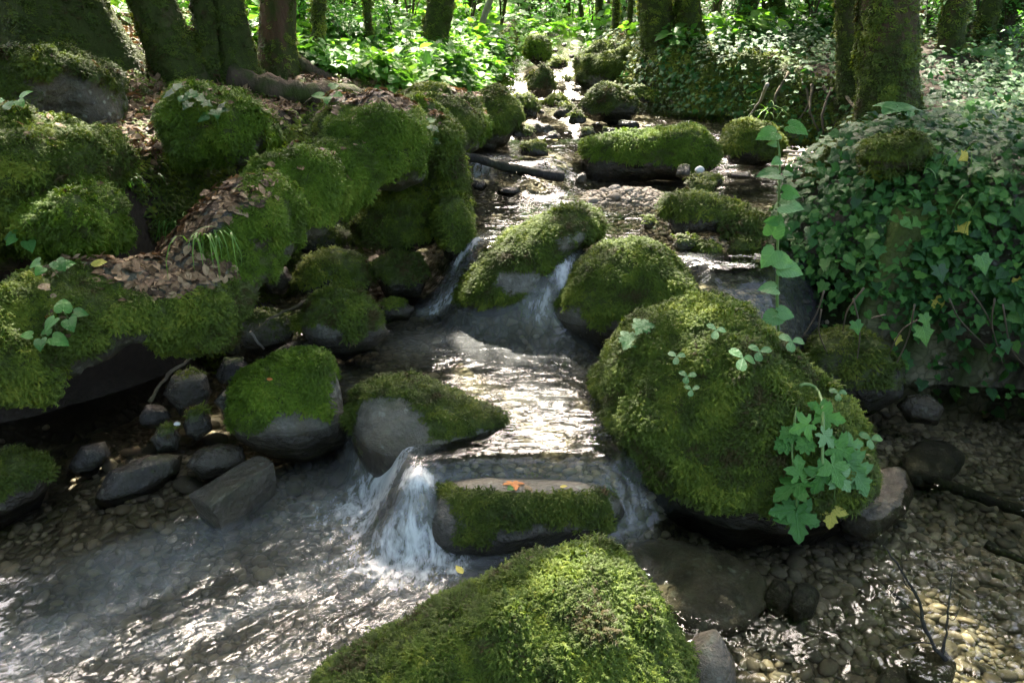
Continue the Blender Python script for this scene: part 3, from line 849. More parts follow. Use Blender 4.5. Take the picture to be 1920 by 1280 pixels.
# the three nearest mossy boulders
boulder([(565, 1300), (645, 1235), (765, 1165), (865, 1108), (965, 1070), (1080, 1045), (1135, 1036), (1190, 1060), (1242, 1115), (1272, 1170), (1284, 1225), (1294, 1300), (1260, 1420), (1100, 1500), (850, 1500), (600, 1420)],
        (960, 1420), 0.0, 'big foreground boulder under thick feathery moss at the bottom edge', level=6, depth=0.75, moss='moss', cover=1.0, dens=11500, size=0.0185, rough=0.055, lump=0.012, lump2=0.024, yc=1.38, low=-0.02)
boulder([(1112, 830), (1113, 740), (1132, 665), (1190, 612), (1240, 574), (1290, 558), (1350, 567), (1400, 600), (1480, 660), (1560, 730), (1605, 790), (1640, 845), (1648, 885), (1605, 940), (1520, 985), (1400, 1018), (1290, 1000), (1190, 945), (1130, 890)],
        (1370, 985), 0.0, 'largest moss-covered boulder with lobed green plants hanging down its front', level=6, depth=0.8, moss='moss', cover=1.0, dens=10500, size=0.019, rough=0.06, lump=0.014, lump2=0.032, low=0.10, bare=((1180, 920, 90, 50), (1240, 960, 80, 30), (1310, 985, 90, 25)), mat='rock')
boulder([(768, 985), (800, 925), (840, 900), (900, 890), (1000, 890), (1100, 898), (1165, 922), (1182, 960), (1150, 995), (1000, 1035), (900, 1052), (830, 1045), (780, 1025)],
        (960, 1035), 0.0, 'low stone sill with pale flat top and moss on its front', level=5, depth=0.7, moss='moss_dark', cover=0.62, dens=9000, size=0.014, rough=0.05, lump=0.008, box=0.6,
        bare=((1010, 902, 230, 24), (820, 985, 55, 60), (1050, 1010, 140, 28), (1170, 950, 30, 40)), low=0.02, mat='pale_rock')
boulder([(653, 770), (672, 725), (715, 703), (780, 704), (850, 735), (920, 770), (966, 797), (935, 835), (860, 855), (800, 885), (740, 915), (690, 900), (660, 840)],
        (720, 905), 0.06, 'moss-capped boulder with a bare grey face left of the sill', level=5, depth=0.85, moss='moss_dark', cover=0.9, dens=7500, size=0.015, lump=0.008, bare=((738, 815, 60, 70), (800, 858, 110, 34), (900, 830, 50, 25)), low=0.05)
boulder([(428, 790), (438, 715), (470, 682), (540, 662), (600, 655), (632, 675), (645, 720), (648, 770), (652, 805), (640, 845), (560, 860), (480, 840), (440, 815)],
        (550, 850), 0.06, 'block-shaped boulder with a bright green moss cap beside the left stones', level=5, depth=0.85, box=0.6, moss='moss_fresh', cover=0.52, up_bias=0.8, dens=9000, size=0.015, lump=0.008, bare=((560, 810, 90, 50), (640, 760, 30, 60)), low=0.06)
def block(p0, p1, w, h, label, mat, seed):
    """an angular block lying between two points"""
    p0 = np.asarray(p0); p1 = np.asarray(p1); c = (p0 + p1) / 2
    ax = p1 - p0; L = np.linalg.norm(ax); ax = ax / L
    ay = np.cross([0, 0, 1.0], ax); ay /= np.linalg.norm(ay); az = np.cross(ax, ay)
    S, F = ico(5)
    q = np.sign(S) * np.abs(S) ** 0.28
    q = q / np.abs(q).max(1)[:, None] * (0.90 + 0.10 * np.abs(S).max(1)[:, None])
    q[:, 0] += 0.16 * q[:, 2] * np.sign(q[:, 0]) * .5; q[:, 1] *= 1 - 0.18 * q[:, 0]
    V = q[:, :1] * ax * L / 2 + q[:, 1:2] * ay * w / 2 + q[:, 2:] * az * h / 2
    V = V + S * (0.012 * fbm(V * 14 + seed, 5, seed) + .01 * fbm(V * 5 + seed, 3, seed + 1))[:, None]
    o = link('stone', make_mesh('stone', V, F, M[mat], True, {'moss': np.zeros(len(V)), 'wet': np.full(len(V), .5)}), None, c)
    tag(o, label, 'stone'); BOULDERS.append((o, V + c, F))
block(at(385, 965, .03), at(502, 888, .05), .10, .12, 'dark wet oblong stone block lying in the rapids', 'dark_rock', 5)
boulder([(845, 580), (868, 520), (900, 480), (960, 430), (1030, 396), (1090, 382), (1126, 400), (1136, 435), (1108, 462), (1060, 475), (1042, 530), (1025, 575), (1000, 602), (930, 610), (880, 600)],
        (950, 608), 0.2, 'slanting mossy slab between the two little falls', level=5, depth=0.9, moss='moss', cover=0.9, dens=6000, size=0.017, lump=0.008, bare=((985, 525, 55, 28), (900, 585, 90, 18), (1085, 455, 50, 22)), low=0.04, mat='pale_rock')
boulder([(1030, 600), (1050, 550), (1080, 490), (1130, 456), (1190, 444), (1240, 460), (1280, 500), (1312, 535), (1300, 590), (1220, 650), (1130, 665), (1060, 640)],
        (1120, 652), 0.2, 'round moss dome in midstream right of the slanting slab', level=5, depth=0.9, moss='moss', cover=0.8, dens=6500, size=0.016, lump=0.007, bare=((1060, 610, 40, 40), (1120, 650, 80, 25), (1210, 620, 60, 40)), low=0.05)
# left shore of the middle pool
MID = [
    ([(552, 600), (588, 552), (640, 530), (682, 546), (715, 590), (736, 635), (700, 662), (640, 675), (580, 655)], (650, 670), .19, 'olive mossy boulder at the left edge of the middle pool', dict(cover=.75, bare=((600, 640, 45, 40),))),
    ([(546, 525), (570, 487), (630, 463), (682, 486), (706, 530), (690, 560), (610, 570), (560, 555)], (640, 565), .24, 'round mossy boulder directly behind the olive one', dict(cover=.75)),
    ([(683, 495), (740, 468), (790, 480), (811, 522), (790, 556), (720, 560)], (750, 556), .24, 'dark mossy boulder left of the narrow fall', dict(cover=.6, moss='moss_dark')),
    ([(655, 415), (690, 370), (758, 347), (800, 360), (822, 400), (818, 462), (740, 485), (670, 465)], (740, 475), .36, 'broad mossy boulder under the left bank', dict(cover=.85)),
    ([(810, 405), (830, 362), (868, 363), (888, 400), (892, 452), (872, 495), (830, 488)], (860, 488), .38, 'upright mossy boulder touching the broad one on its right', dict(cover=.8)),
    ([(435, 610), (450, 582), (500, 576), (545, 592), (563, 632), (540, 655), (480, 665), (445, 650)], (510, 660), .14, 'flat grey slab of bare stone crossed by a twig', dict(cover=.12, mat='pale_rock', box=.55, dens=4000, facet=.15)),
    ([(500, 655), (540, 636), (600, 628), (640, 640), (640, 670), (560, 680)], (600, 668), .17, 'low mossy stone behind the bright green cap', dict(cover=.7)),
    ([(303, 730), (325, 695), (360, 687), (395, 705), (400, 745), (380, 775), (330, 778)], (355, 770), .07, 'lichen-streaked grey stone at the foot of the left ledge', dict(cover=.3, dens=3000, mat='pale_rock')),
    ([(338, 790), (355, 765), (385, 762), (403, 785), (400, 815), (365, 828), (342, 815)], (370, 822), .05, 'small rounded grey stone below the lichen-streaked one', dict(cover=.25, dens=3000, mat='pale_rock')),
    ([(398, 740), (420, 715), (446, 725), (450, 790), (440, 815), (415, 790)], (428, 800), .06, 'pale upright stone wedged against the bright green cap', dict(cover=.25, dens=3000, mat='pale_rock', facet=.2)),
    ([(343, 860), (375, 830), (420, 826), (462, 845), (466, 878), (430, 895), (370, 892)], (405, 890), .02, 'smooth grey stone with a moss patch at the waterline', dict(cover=.25, dens=5000, mat='pale_rock')),
    ([(278, 815), (300, 792), (335, 795), (345, 825), (330, 852), (290, 848)], (310, 848), .03, 'small moss-topped stone beside the smooth grey one', dict(cover=.65, dens=5000)),
    ([(262, 775), (280, 755), (310, 760), (320, 790), (290, 800), (265, 795)], (290, 797), .05, 'dark angular stone under the bare twig', dict(cover=.1, mat='dark_rock', facet=.2, moss=None)),
    ([(400, 700), (425, 668), (460, 672), (470, 700), (440, 725), (410, 722)], (435, 718), .10, 'dark stone between the slab and the pale upright stone', dict(cover=.2, mat='dark_rock', moss=None, facet=.15)),
    ([(-60, 900), (-20, 850), (40, 838), (95, 870), (104, 915), (60, 960), (-40, 975)], (30, 960), -.02, 'dark mossy stone at the left frame edge', dict(cover=.55, moss='moss_dark', mat='dark_rock')),
    ([(130, 865), (160, 832), (200, 835), (205, 862), (170, 885), (138, 882)], (168, 880), .0, 'flat brown stone in the shallows under the ledge', dict(cover=.0, moss=None, mat='dark_rock')),
    ([(178, 915), (215, 870), (290, 858), (345, 872), (330, 905), (260, 930), (190, 930)], (260, 920), -.01, 'broad wet stone just breaking the left shallows', dict(cover=.0, moss=None, mat='dark_rock', box=.6)),
    ([(698, 590), (720, 562), (760, 560), (785, 580), (770, 602), (720, 606)], (740, 602), .19, 'little mossy stone where the narrow fall lands', dict(cover=.6)),
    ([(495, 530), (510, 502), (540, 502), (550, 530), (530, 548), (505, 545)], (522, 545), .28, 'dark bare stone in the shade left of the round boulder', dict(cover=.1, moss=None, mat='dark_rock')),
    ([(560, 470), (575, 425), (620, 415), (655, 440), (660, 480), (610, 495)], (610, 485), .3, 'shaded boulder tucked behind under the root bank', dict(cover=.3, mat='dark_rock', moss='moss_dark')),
]
for pts, con, zc, lab, kw in MID:
    w_ = np.ptp(np.array(pts)[:, 0])
    kw = dict(dict(level=4 if w_ < 150 else 5, dens=5200, size=.016, lump=.007, low=.04, depth=.85), **kw)
    big = w_ > 90
    boulder(pts, con, zc, lab, 'boulder' if big else 'stone', 'boulder' if big else 'stone', **kw)
# upper pool, right side and upstream
UP = [
    ([(1046, 308), (1060, 280), (1130, 256), (1220, 240), (1300, 228), (1340, 235), (1353, 270), (1358, 305), (1320, 330), (1200, 338), (1080, 338)], (1200, 332), .5, 'long low mossy boulder lying like a whale across the stream', dict(cover=.75, level=5, box=.6, moss='moss_fresh', depth=.5, low=.06, push=.7)),
    ([(1345, 300), (1352, 240), (1390, 226), (1440, 228), (1468, 255), (1472, 300), (1420, 312), (1370, 312)], (1410, 308), .55, 'mossy boulder at the right end of the long low one', dict(cover=.75)),
    ([(1083, 222), (1096, 178), (1126, 156), (1165, 170), (1200, 190), (1226, 215), (1190, 226), (1120, 228)], (1150, 220), .72, 'triangular mossy boulder with a sunlit rim in the far pool', dict(cover=.8, moss='moss_dark')),
    ([(1234, 415), (1244, 378), (1290, 360), (1350, 370), (1400, 386), (1432, 405), (1405, 438), (1300, 450), (1250, 445)], (1310, 442), .5, 'pale moss-frosted boulder right of the gravel bar', dict(cover=.85, moss='moss', level=5, low=.05)),
    ([(1328, 440), (1350, 412), (1400, 395), (1445, 400), (1450, 440), (1400, 456), (1345, 455)], (1390, 452), .5, 'mossy stone leaning on the pale frosted boulder', dict(cover=.7, moss='moss_dark')),
    ([(1280, 365), (1285, 340), (1320, 335), (1345, 350), (1345, 370), (1310, 376)], (1312, 372), .52, 'dark round stone in front of the white pebble', dict(cover=.4, moss='moss_dark')),
    ([(1285, 345), (1295, 322), (1330, 318), (1360, 335), (1362, 356), (1320, 360)], (1335, 354), .54, 'mossy stone carrying the white pebble', dict(cover=.7)),
    ([(1265, 330), (1272, 310), (1290, 306), (1297, 325), (1290, 338)], (1280, 335), .55, 'small grey pointed stone beside the white pebble stone', dict(cover=.2, moss=None)),
    ([(1358, 335), (1365, 320), (1410, 317), (1418, 333), (1390, 342)], (1390, 339), .55, 'flat mossy stone left of the tall plant', dict(cover=.6)),
    ([(1248, 465), (1260, 440), (1300, 436), (1318, 452), (1300, 478), (1265, 482)], (1285, 480), .47, 'small mossy stone at the lip of the right chute', dict(cover=.8)),
    ([(1290, 480), (1310, 456), (1345, 450), (1366, 470), (1362, 498), (1310, 500)], (1330, 497), .44, 'rounded mossy stone above the right chute', dict(cover=.75)),
    ([(1360, 480), (1366, 444), (1390, 434), (1416, 446), (1424, 490), (1415, 520), (1372, 518)], (1392, 512), .4, 'upright egg-shaped mossy stone beside the right chute', dict(cover=.75)),
    ([(1370, 560), (1380, 505), (1430, 490), (1490, 500), (1500, 560), (1470, 610), (1390, 610)], (1430, 600), .2, 'dark mossy boulder behind the leafy stalk', dict(cover=.55, moss='moss_dark', level=5)),
    ([(1190, 422), (1200, 403), (1220, 400), (1236, 415), (1230, 436), (1200, 438)], (1212, 435), .5, 'sunlit mossy cobble in midstream by the frosted boulder', dict(cover=.8)),
    ([(1078, 338), (1084, 326), (1094, 322), (1101, 332), (1098, 345), (1084, 346)], (1090, 344), .51, 'pointed pale stone at the left end of the gravel bar', dict(cover=.1, moss=None, mat='pale_rock', facet=.2)),
    ([(985, 170), (990, 140), (1018, 118), (1035, 135), (1045, 165), (1030, 185), (1000, 190)], (1015, 180), .80, 'dark hump-shaped mossy boulder below the small upstream fall', dict(cover=.8, moss='moss_dark')),
    ([(985, 95), (988, 66), (1010, 56), (1030, 80), (1040, 112), (1010, 125), (990, 120)], (1015, 118), .92, 'tilted slab with yellow-green moss at the head of the stream', dict(cover=.9, moss='moss_fresh')),
    ([(1022, 120), (1040, 108), (1062, 112), (1072, 124), (1050, 134), (1028, 132)], (1045, 130), .9, 'small mossy stone below the tilted slab', dict(cover=.8)),
    ([(958, 205), (975, 175), (1000, 172), (1014, 195), (1010, 225), (975, 230)], (990, 222), .72, 'mossy stone left of the cascade under the herbs', dict(cover=.8)),
    ([(940, 215), (950, 180), (975, 172), (985, 200), (975, 225)], (962, 222), .74, 'sunlit mossy stone beneath the bright bank herbs', dict(cover=.85)),
    ([(1015, 196), (1030, 177), (1055, 175), (1068, 192), (1055, 205), (1025, 205)], (1042, 203), .76, 'rounded moss cushion stone in the cascade', dict(cover=.85)),
    ([(1030, 218), (1048, 196), (1072, 194), (1080, 212), (1070, 224), (1040, 226)], (1056, 222), .72, 'moss-topped stone right of the cascade', dict(cover=.85)),
    ([(1058, 232), (1068, 210), (1090, 206), (1106, 220), (1102, 234), (1075, 238)], (1082, 234), .70, 'little green dome stone at the foot of the triangle', dict(cover=.9)),
    ([(952, 258), (965, 236), (990, 232), (1010, 248), (1005, 262), (970, 266)], (982, 262), .66, 'dark mossy stone in the left of the cascade', dict(cover=.6, moss='moss_dark')),
    ([(990, 245), (1000, 228), (1030, 228), (1050, 240), (1040, 256), (1005, 258)], (1020, 254), .68, 'grey-green stone in the middle of the cascade', dict(cover=.5, moss='moss_dark')),
    ([(1015, 262), (1025, 242), (1045, 240), (1060, 255), (1050, 268)], (1038, 266), .66, 'low stone with a yellow leaf in the cascade', dict(cover=.4, moss='moss_dark')),
    ([(1075, 262), (1085, 240), (1110, 236), (1125, 250), (1115, 262)], (1100, 260), .66, 'small mossy stone left of the long low boulder', dict(cover=.6, moss='moss_dark')),
    ([(1120, 250), (1130, 236), (1155, 236), (1165, 248), (1140, 256)], (1140, 254), .67, 'second small mossy stone behind the long low boulder', dict(cover=.5, moss='moss_dark')),
    ([(1150, 230), (1165, 226), (1195, 228), (1205, 238), (1175, 244)], (1178, 241), .68, 'flat dark stone in the far pool', dict(cover=.2, moss=None, mat='dark_rock')),
    ([(970, 292), (980, 268), (1010, 260), (1035, 275), (1036, 295), (1000, 300)], (1005, 297), .6, 'brown-green stone in the rapids above the dark log', dict(cover=.6, moss='moss_dark')),
    ([(945, 305), (955, 294), (985, 292), (1004, 302), (995, 316), (955, 316)], (975, 314), .56, 'low mossy stone right behind the dark log', dict(cover=.6)),
    ([(1008, 308), (1012, 294), (1026, 292), (1034, 304), (1028, 316)], (1020, 314), .56, 'small mossy nub in the rapids beside the dark log', dict(cover=.6)),
    ([(1175, 178), (1185, 160), (1210, 157), (1225, 172), (1220, 195), (1190, 196)], (1200, 192), .76, 'mossy hump behind the triangular boulder', dict(cover=.8)),
    ([(1125, 165), (1135, 155), (1160, 158), (1170, 172), (1150, 180)], (1150, 178), .80, 'low mossy stone behind the peak of the triangle', dict(cover=.8)),
    ([(880, 352), (890, 342), (905, 340), (915, 350), (905, 358)], (897, 356), .5, 'small dark stone in the white water', dict(cover=0, moss=None, mat='dark_rock')),
    ([(920, 362), (940, 352), (965, 350), (985, 358), (960, 366)], (955, 364), .5, 'flat black stone below the dark log', dict(cover=0, moss=None, mat='dark_rock')),
]
for pts, con, zc, lab, kw in UP:
    w_ = np.ptp(np.array(pts)[:, 0])
    kw = dict(dict(level=4 if w_ < 150 else 5, dens=3200, size=.022, lump=.008, low=.03, depth=.85, far=w_ < 110), **kw)
    if w_ < 50: kw['level'] = 3
    kw.setdefault('facet', .28); kw.setdefault('rough', .11)
    big = w_ > 70
    boulder(pts, con, zc, lab, 'boulder' if big else 'stone', 'boulder' if big else 'stone', **kw)

# small stones that step up the head of the stream
rs = np.random.default_rng(41)
for k, (px, py, w, h, z) in enumerate([(1064, 150, 22, 16, .84), (1082, 168, 26, 18, .80), (1040, 158, 20, 14, .83), (1012, 212, 24, 16, .72), (1100, 196, 26, 16, .76), (1056, 118, 18, 14, .93), (1072, 105, 20, 14, .96), (1040, 95, 18, 14, .98), (1058, 84, 20, 14, 1.0), (1022, 150, 22, 18, .84), (1075, 188, 18, 12, .77), (1120, 232, 22, 12, .70), (1190, 250, 24, 12, .66), (1235, 236, 22, 12, .69), (930, 300, 24, 16, .58), (905, 320, 22, 14, .55), (1062, 250, 18, 12, .67), (960, 330, 20, 10, .52)]):
    a = np.linspace(0, 6.283, 9)[:-1]
    pts = [(px + w * .5 * math.cos(t) * rs.uniform(.8, 1.2), py + h * .5 * math.sin(t) * rs.uniform(.8, 1.2)) for t in a]
    boulder(pts, (px, py + h * .45), z, 'small half-mossy stone among those stepping up the stream head', 'stone', 'stone', level=3, dens=2600, size=.02, far=True, cover=.6, facet=.3, rough=.12, low=.02, group='small stones of the stream head')
# ------------------------------------------------------------------ banks, ledges and terrace boulders
LOW = [
    ([(1165, 1000), (1230, 985), (1330, 1010), (1420, 1050), (1450, 1100), (1420, 1150), (1330, 1170), (1240, 1120)], (1310, 1150), -.06, 'pale brown slab lying under the clear water beside the foreground boulder', dict(cover=0, moss=None, depth=.5, level=5, mat='brown_rock', wet=-9, push=.2)),
    ([(1575, 960), (1600, 900), (1650, 860), (1700, 862), (1722, 905), (1700, 945), (1640, 985)], (1650, 965), -.02, 'smooth buff stone at the right foot of the largest mossy boulder', dict(cover=0, moss=None, mat='brown_rock', wet=.02)),
    ([(1500, 700), (1510, 640), (1560, 610), (1640, 625), (1690, 670), (1695, 730), (1640, 765), (1550, 760)], (1600, 755), .05, 'dark dripping rock in the hollow beneath the ivy', dict(cover=.45, moss='moss_dark', mat='dark_rock', dens=2500, wet=.4)),
    ([(1685, 770), (1700, 745), (1735, 735), (1765, 755), (1760, 785), (1710, 790)], (1725, 787), .0, 'small tan stone in the shaded right pool', dict(cover=0, moss=None, mat='brown_rock')),
    ([(1690, 850), (1720, 815), (1780, 812), (1815, 840), (1790, 875), (1720, 885)], (1755, 878), -.03, 'flat dark stone under water in the right pool', dict(cover=0, moss=None, mat='dark_rock', wet=9)),
    ([(1480, 1110), (1490, 1085), (1520, 1080), (1540, 1100), (1530, 1125), (1495, 1128)], (1510, 1125), -.04, 'dark rounded cobble under water beside the brown slab', dict(cover=0, moss=None, mat='dark_rock', wet=9)),
    ([(1436, 1100), (1450, 1075), (1480, 1080), (1490, 1110), (1465, 1122)], (1465, 1120), -.04, 'dark cobble touching the end of the brown slab', dict(cover=0, moss=None, mat='dark_rock', wet=9)),
    ([(1700, 1250), (1720, 1200), (1770, 1195), (1800, 1230), (1790, 1270), (1730, 1275)], (1750, 1270), -.05, 'rounded brown cobble at the root of the bare branch', dict(cover=0, moss=None, mat='brown_rock', wet=9)),
    ([(1640, 1270), (1660, 1235), (1700, 1240), (1710, 1280), (1670, 1295)], (1675, 1290), -.05, 'greenish cobble at the bottom edge beside the brown cobble', dict(cover=0, moss=None, mat='rock', wet=9)),
    ([(1270, 1290), (1290, 1200), (1330, 1180), (1370, 1230), (1390, 1300), (1340, 1360)], (1330, 1300), -.02, 'bare grey-brown shoulder stone right of the foreground boulder', dict(cover=0, moss=None, mat='brown_rock', wet=.05)),
]
M['earth'] = mat_rock('dark_earth', ((0.018, 0.013, 0.009), (0.06, 0.045, 0.03)))
M['brown_rock'] = mat_rock('brown_river_rock', ((0.10, 0.08, 0.055), (0.23, 0.185, 0.125)))
def flat_stone(pts, z_top, thick, label, mat, seed, level=4, rough=.08, wet=True):
    """a stone lying flat: its outline traced on the bed"""
    W = np.array([at(x, y, z_top)[:2] for x, y in pts]); c = W.mean(0)
    q = W - c; q2 = q.copy(); q2[:, 1] *= -1
    Rf = outline_radius(q2 * 1000.0, np.zeros(2))
    S, F = ico(level)
    th = np.arctan2(S[:, 1], S[:, 0]); rho = np.hypot(S[:, 0], S[:, 1])
    R_ = Rf(th) / 1000.0; Rm = R_.mean(); k = sstep(0, .6, rho); R_ = Rm * (1 - k) + R_ * k
    V = np.stack([rho ** .7 * R_ * np.cos(th), rho ** .7 * R_ * np.sin(th), np.sign(S[:, 2]) * np.abs(S[:, 2]) ** .8 * thick], 1)
    V = V + S * (rough * Rm * fbm(V / Rm * 1.8 + seed * 3.3, 5, seed))[:, None]
    base = np.array([c[0], c[1], z_top - thick])
    name = 'boulder' if np.ptp(np.array(pts)[:, 0]) > 110 else 'stone'
    o = link(name, make_mesh(name, V, F, M[mat], True, {'moss': np.zeros(len(V)), 'wet': np.full(len(V), .55 if wet else 0.)}), None, base)
    tag(o, label, name)
FLAT = ('pale brown slab', 'flat dark stone under', 'dark rounded cobble under', 'dark cobble touching', 'rounded brown cobble', 'greenish cobble', 'smooth buff stone', 'broad wet stone', 'flat brown stone')
for i, (pts, con, zc, lab, kw) in enumerate(LOW):
    w_ = np.ptp(np.array(pts)[:, 0])
    if lab.startswith(FLAT):
        flat_stone(pts, .012 if 'buff' in lab else (-.03 if w_ > 150 else -.015), .05 if w_ > 150 else .045, lab, kw['mat'], 70 + i, 5 if w_ > 150 else 4, .16 if w_ > 150 else .1, w_ < 150)
        continue
    kw = dict(dict(level=4 if w_ < 150 else 5, dens=5200, size=.016, lump=.007, low=.04, depth=.8), **kw)
    boulder(pts, con, zc, lab, 'boulder' if w_ > 110 else 'stone', 'boulder' if w_ > 110 else 'stone', **kw)

B = dict(level=6, dens=4600, size=.020, cover=.72, up_bias=.5, lump2=.05, mat='earth', low=-9, keep_bottom=True, lump=.035, rough=.15, wet=-9, box=.85)
BANK = [
    ([(-120, 640), (-60, 600), (10, 605), (65, 655), (100, 690), (104, 725), (70, 770), (10, 760), (-70, 760), (-120, 710)], 2.1, 'mossy overhang dripping at the left frame edge', dict(moss='moss')),
    ([(60, 690), (70, 640), (120, 570), (165, 512), (225, 498), (280, 545), (300, 620), (285, 655), (180, 668), (85, 680)], 2.3, 'yellow-green moss curtain hanging over the undercut ledge', dict(moss='moss', size=.026, cover=.95)),
    ([(270, 640), (275, 560), (330, 505), (400, 500), (450, 540), (440, 605), (412, 650), (340, 664), (285, 655)], 2.44, 'deep green moss curtain right of the yellow-green one', dict(moss='moss_fresh', size=.025, cover=.95)),
    ([(275, 545), (285, 480), (345, 430), (425, 375), (485, 352), (545, 362), (572, 395), (540, 440), (480, 475), (450, 545), (360, 565)], 2.72, 'moss-padded bank shoulder carrying the drooping grass tuft', dict(moss='moss', level=6)),
    ([(455, 335), (500, 305), (570, 295), (630, 308), (648, 345), (610, 395), (550, 410), (480, 380)], 3.05, 'rounded moss hump along the left stream edge', dict(moss='moss')),
    ([(605, 300), (598, 220), (640, 188), (720, 176), (790, 200), (802, 270), (790, 340), (740, 356), (660, 345)], 3.5, 'high mossy bank face above the broad boulder', dict(moss='moss', level=6)),
    ([(768, 330), (772, 225), (800, 203), (832, 216), (856, 262), (870, 315), (866, 358), (810, 366)], 3.78, 'leaning block of moss with ivy sprigs and a lit right edge', dict(moss='moss', keep_bottom=False)),
    ([(735, 240), (750, 180), (800, 158), (860, 172), (895, 205), (890, 270), (830, 290), (770, 280)], 4.3, 'mossy bank nose behind the leaning block', dict(moss='moss', keep_bottom=False)),
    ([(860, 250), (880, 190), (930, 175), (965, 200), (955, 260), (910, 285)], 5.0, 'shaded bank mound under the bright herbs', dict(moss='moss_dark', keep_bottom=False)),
    ([(300, 215), (330, 172), (385, 158), (440, 178), (490, 215), (507, 245), (470, 268), (380, 268), (320, 258)], 3.25, 'rounded moss boulder with ivy leaves on the leaf-strewn terrace', dict(moss='moss_fresh', keep_bottom=False, rough=.06, cover=1.0)),
    ([(-120, 260), (-40, 225), (60, 228), (140, 255), (205, 290), (215, 330), (150, 370), (60, 395), (-80, 400)], 2.75, 'broad yellow-green moss mound at the left side of the terrace', dict(moss='moss', keep_bottom=False, level=6, cover=.9)),
    ([(55, 436), (85, 388), (140, 358), (195, 362), (228, 395), (210, 436), (130, 450)], 2.55, 'fresh green moss mound in front of the broad one', dict(moss='moss_fresh', keep_bottom=False, cover=1.0)),
    ([(-80, 190), (-40, 120), (40, 88), (110, 92), (170, 115), (215, 165), (205, 205), (100, 215), (-40, 215)], 3.5, 'mossy rocks with a pale broken face high on the left bank', dict(moss='moss_dark', keep_bottom=False, cover=.65, rough=.16, bare=((110, 155, 45, 18),))),
    ([(-80, 60), (-60, 10), (0, -10), (40, 30), (50, 70), (0, 90)], 4.2, 'yellow moss knob at the top left corner', dict(moss='moss', keep_bottom=False)),
    ([(1280, 200), (1290, 140), (1330, 100), (1390, 92), (1430, 130), (1440, 190), (1400, 222), (1310, 224)], 5.9, 'ivy-draped mossy bank hump beyond the far pool', dict(moss='moss', keep_bottom=False)),
    ([(1070, 150), (1082, 108), (1120, 86), (1190, 84), (1235, 105), (1235, 150), (1170, 172), (1100, 168)], 6.7, 'mossy bank hump with fresh herbs on top', dict(moss='moss', keep_bottom=False)),
    ([(1210, 150), (1225, 95), (1265, 78), (1300, 100), (1300, 180), (1240, 195)], 6.3, 'moss-edged bank hump below the twin trunks', dict(moss='moss', keep_bottom=False)),
    ([(1505, 360), (1520, 310), (1560, 270), (1590, 275), (1585, 330), (1540, 380)], 3.55, 'slanting mossy root at the left edge of the ivy', dict(moss='moss', keep_bottom=False)),
    ([(1620, 300), (1640, 265), (1700, 255), (1740, 275), (1730, 310), (1660, 320)], 3.2, 'yellowish moss cushion among the ivy below the big trunk', dict(moss='moss', keep_bottom=False)),
    ([(640, 30), (660, 8), (700, 5), (715, 30), (700, 55), (650, 55)], 9.0, 'mossy hump in the sunlit wood behind the thin trunk', dict(moss='moss', far=True, keep_bottom=False)),
    ([(720, 50), (735, 20), (765, 18), (785, 45), (770, 70), (730, 70)], 8.0, 'mossy hump left of the flared trunk', dict(moss='moss', far=True, keep_bottom=False)),
]
MERGE = ('mossy overhang', 'yellow-green moss curtain', 'deep green moss curtain', 'moss-padded bank', 'rounded moss hump', 'high mossy bank', 'mossy bank nose', 'shaded bank mound')
def remesh(parts, voxel, smooth_n):
    V, F = merge(parts)
    me = make_mesh('tmp', V, F)
    o = bpy.data.objects.new('tmp', me); COL.objects.link(o)
    md = o.modifiers.new('r', 'REMESH'); md.mode = 'VOXEL'; md.voxel_size = voxel
    sm = o.modifiers.new('s', 'SMOOTH'); sm.iterations = smooth_n; sm.factor = .5
    tr = o.modifiers.new('t', 'TRIANGULATE')
    dg = bpy.context.evaluated_depsgraph_get(); me2 = o.evaluated_get(dg).to_mesh()
    V2 = np.empty(len(me2.vertices) * 3, np.float32); me2.vertices.foreach_get('co', V2)
    F2 = np.empty(len(me2.loops), np.int32); me2.loops.foreach_get('vertex_index', F2)
    o.evaluated_get(dg).to_mesh_clear()
    bpy.data.objects.remove(o); bpy.data.meshes.remove(me)
    return V2.reshape(-1, 3).astype(float), F2.reshape(-1, 3)
merged = []
for pts, yc, lab, kw in BANK:
    kw = dict(B, **kw)
    if lab.startswith(MERGE):
        bo = boulder(pts, (np.array(pts).mean(0)[0], np.array(pts)[:, 1].max()), 0.5, lab, 'x', 'moss_mound', yc=yc, **dict(kw, moss=None, level=4, lump=0, lump2=0, rough=.2, depth=.8, keep_bottom=kw['keep_bottom']))
        _, V, F = BOULDERS.pop(); merged.append((V, F)); bpy.data.objects.remove(bo)
        continue
    c = np.array(pts).mean(0)
    ys_ = np.array(pts)[:, 1]
    zc = float(at_y(c[0], ys_.max() if kw['keep_bottom'] else ys_.max() * .6 + ys_.min() * .4, yc)[2])
    boulder(pts, (c[0], np.array(pts)[:, 1].max()), zc, lab, 'moss mound', 'moss_mound', yc=yc, **kw)
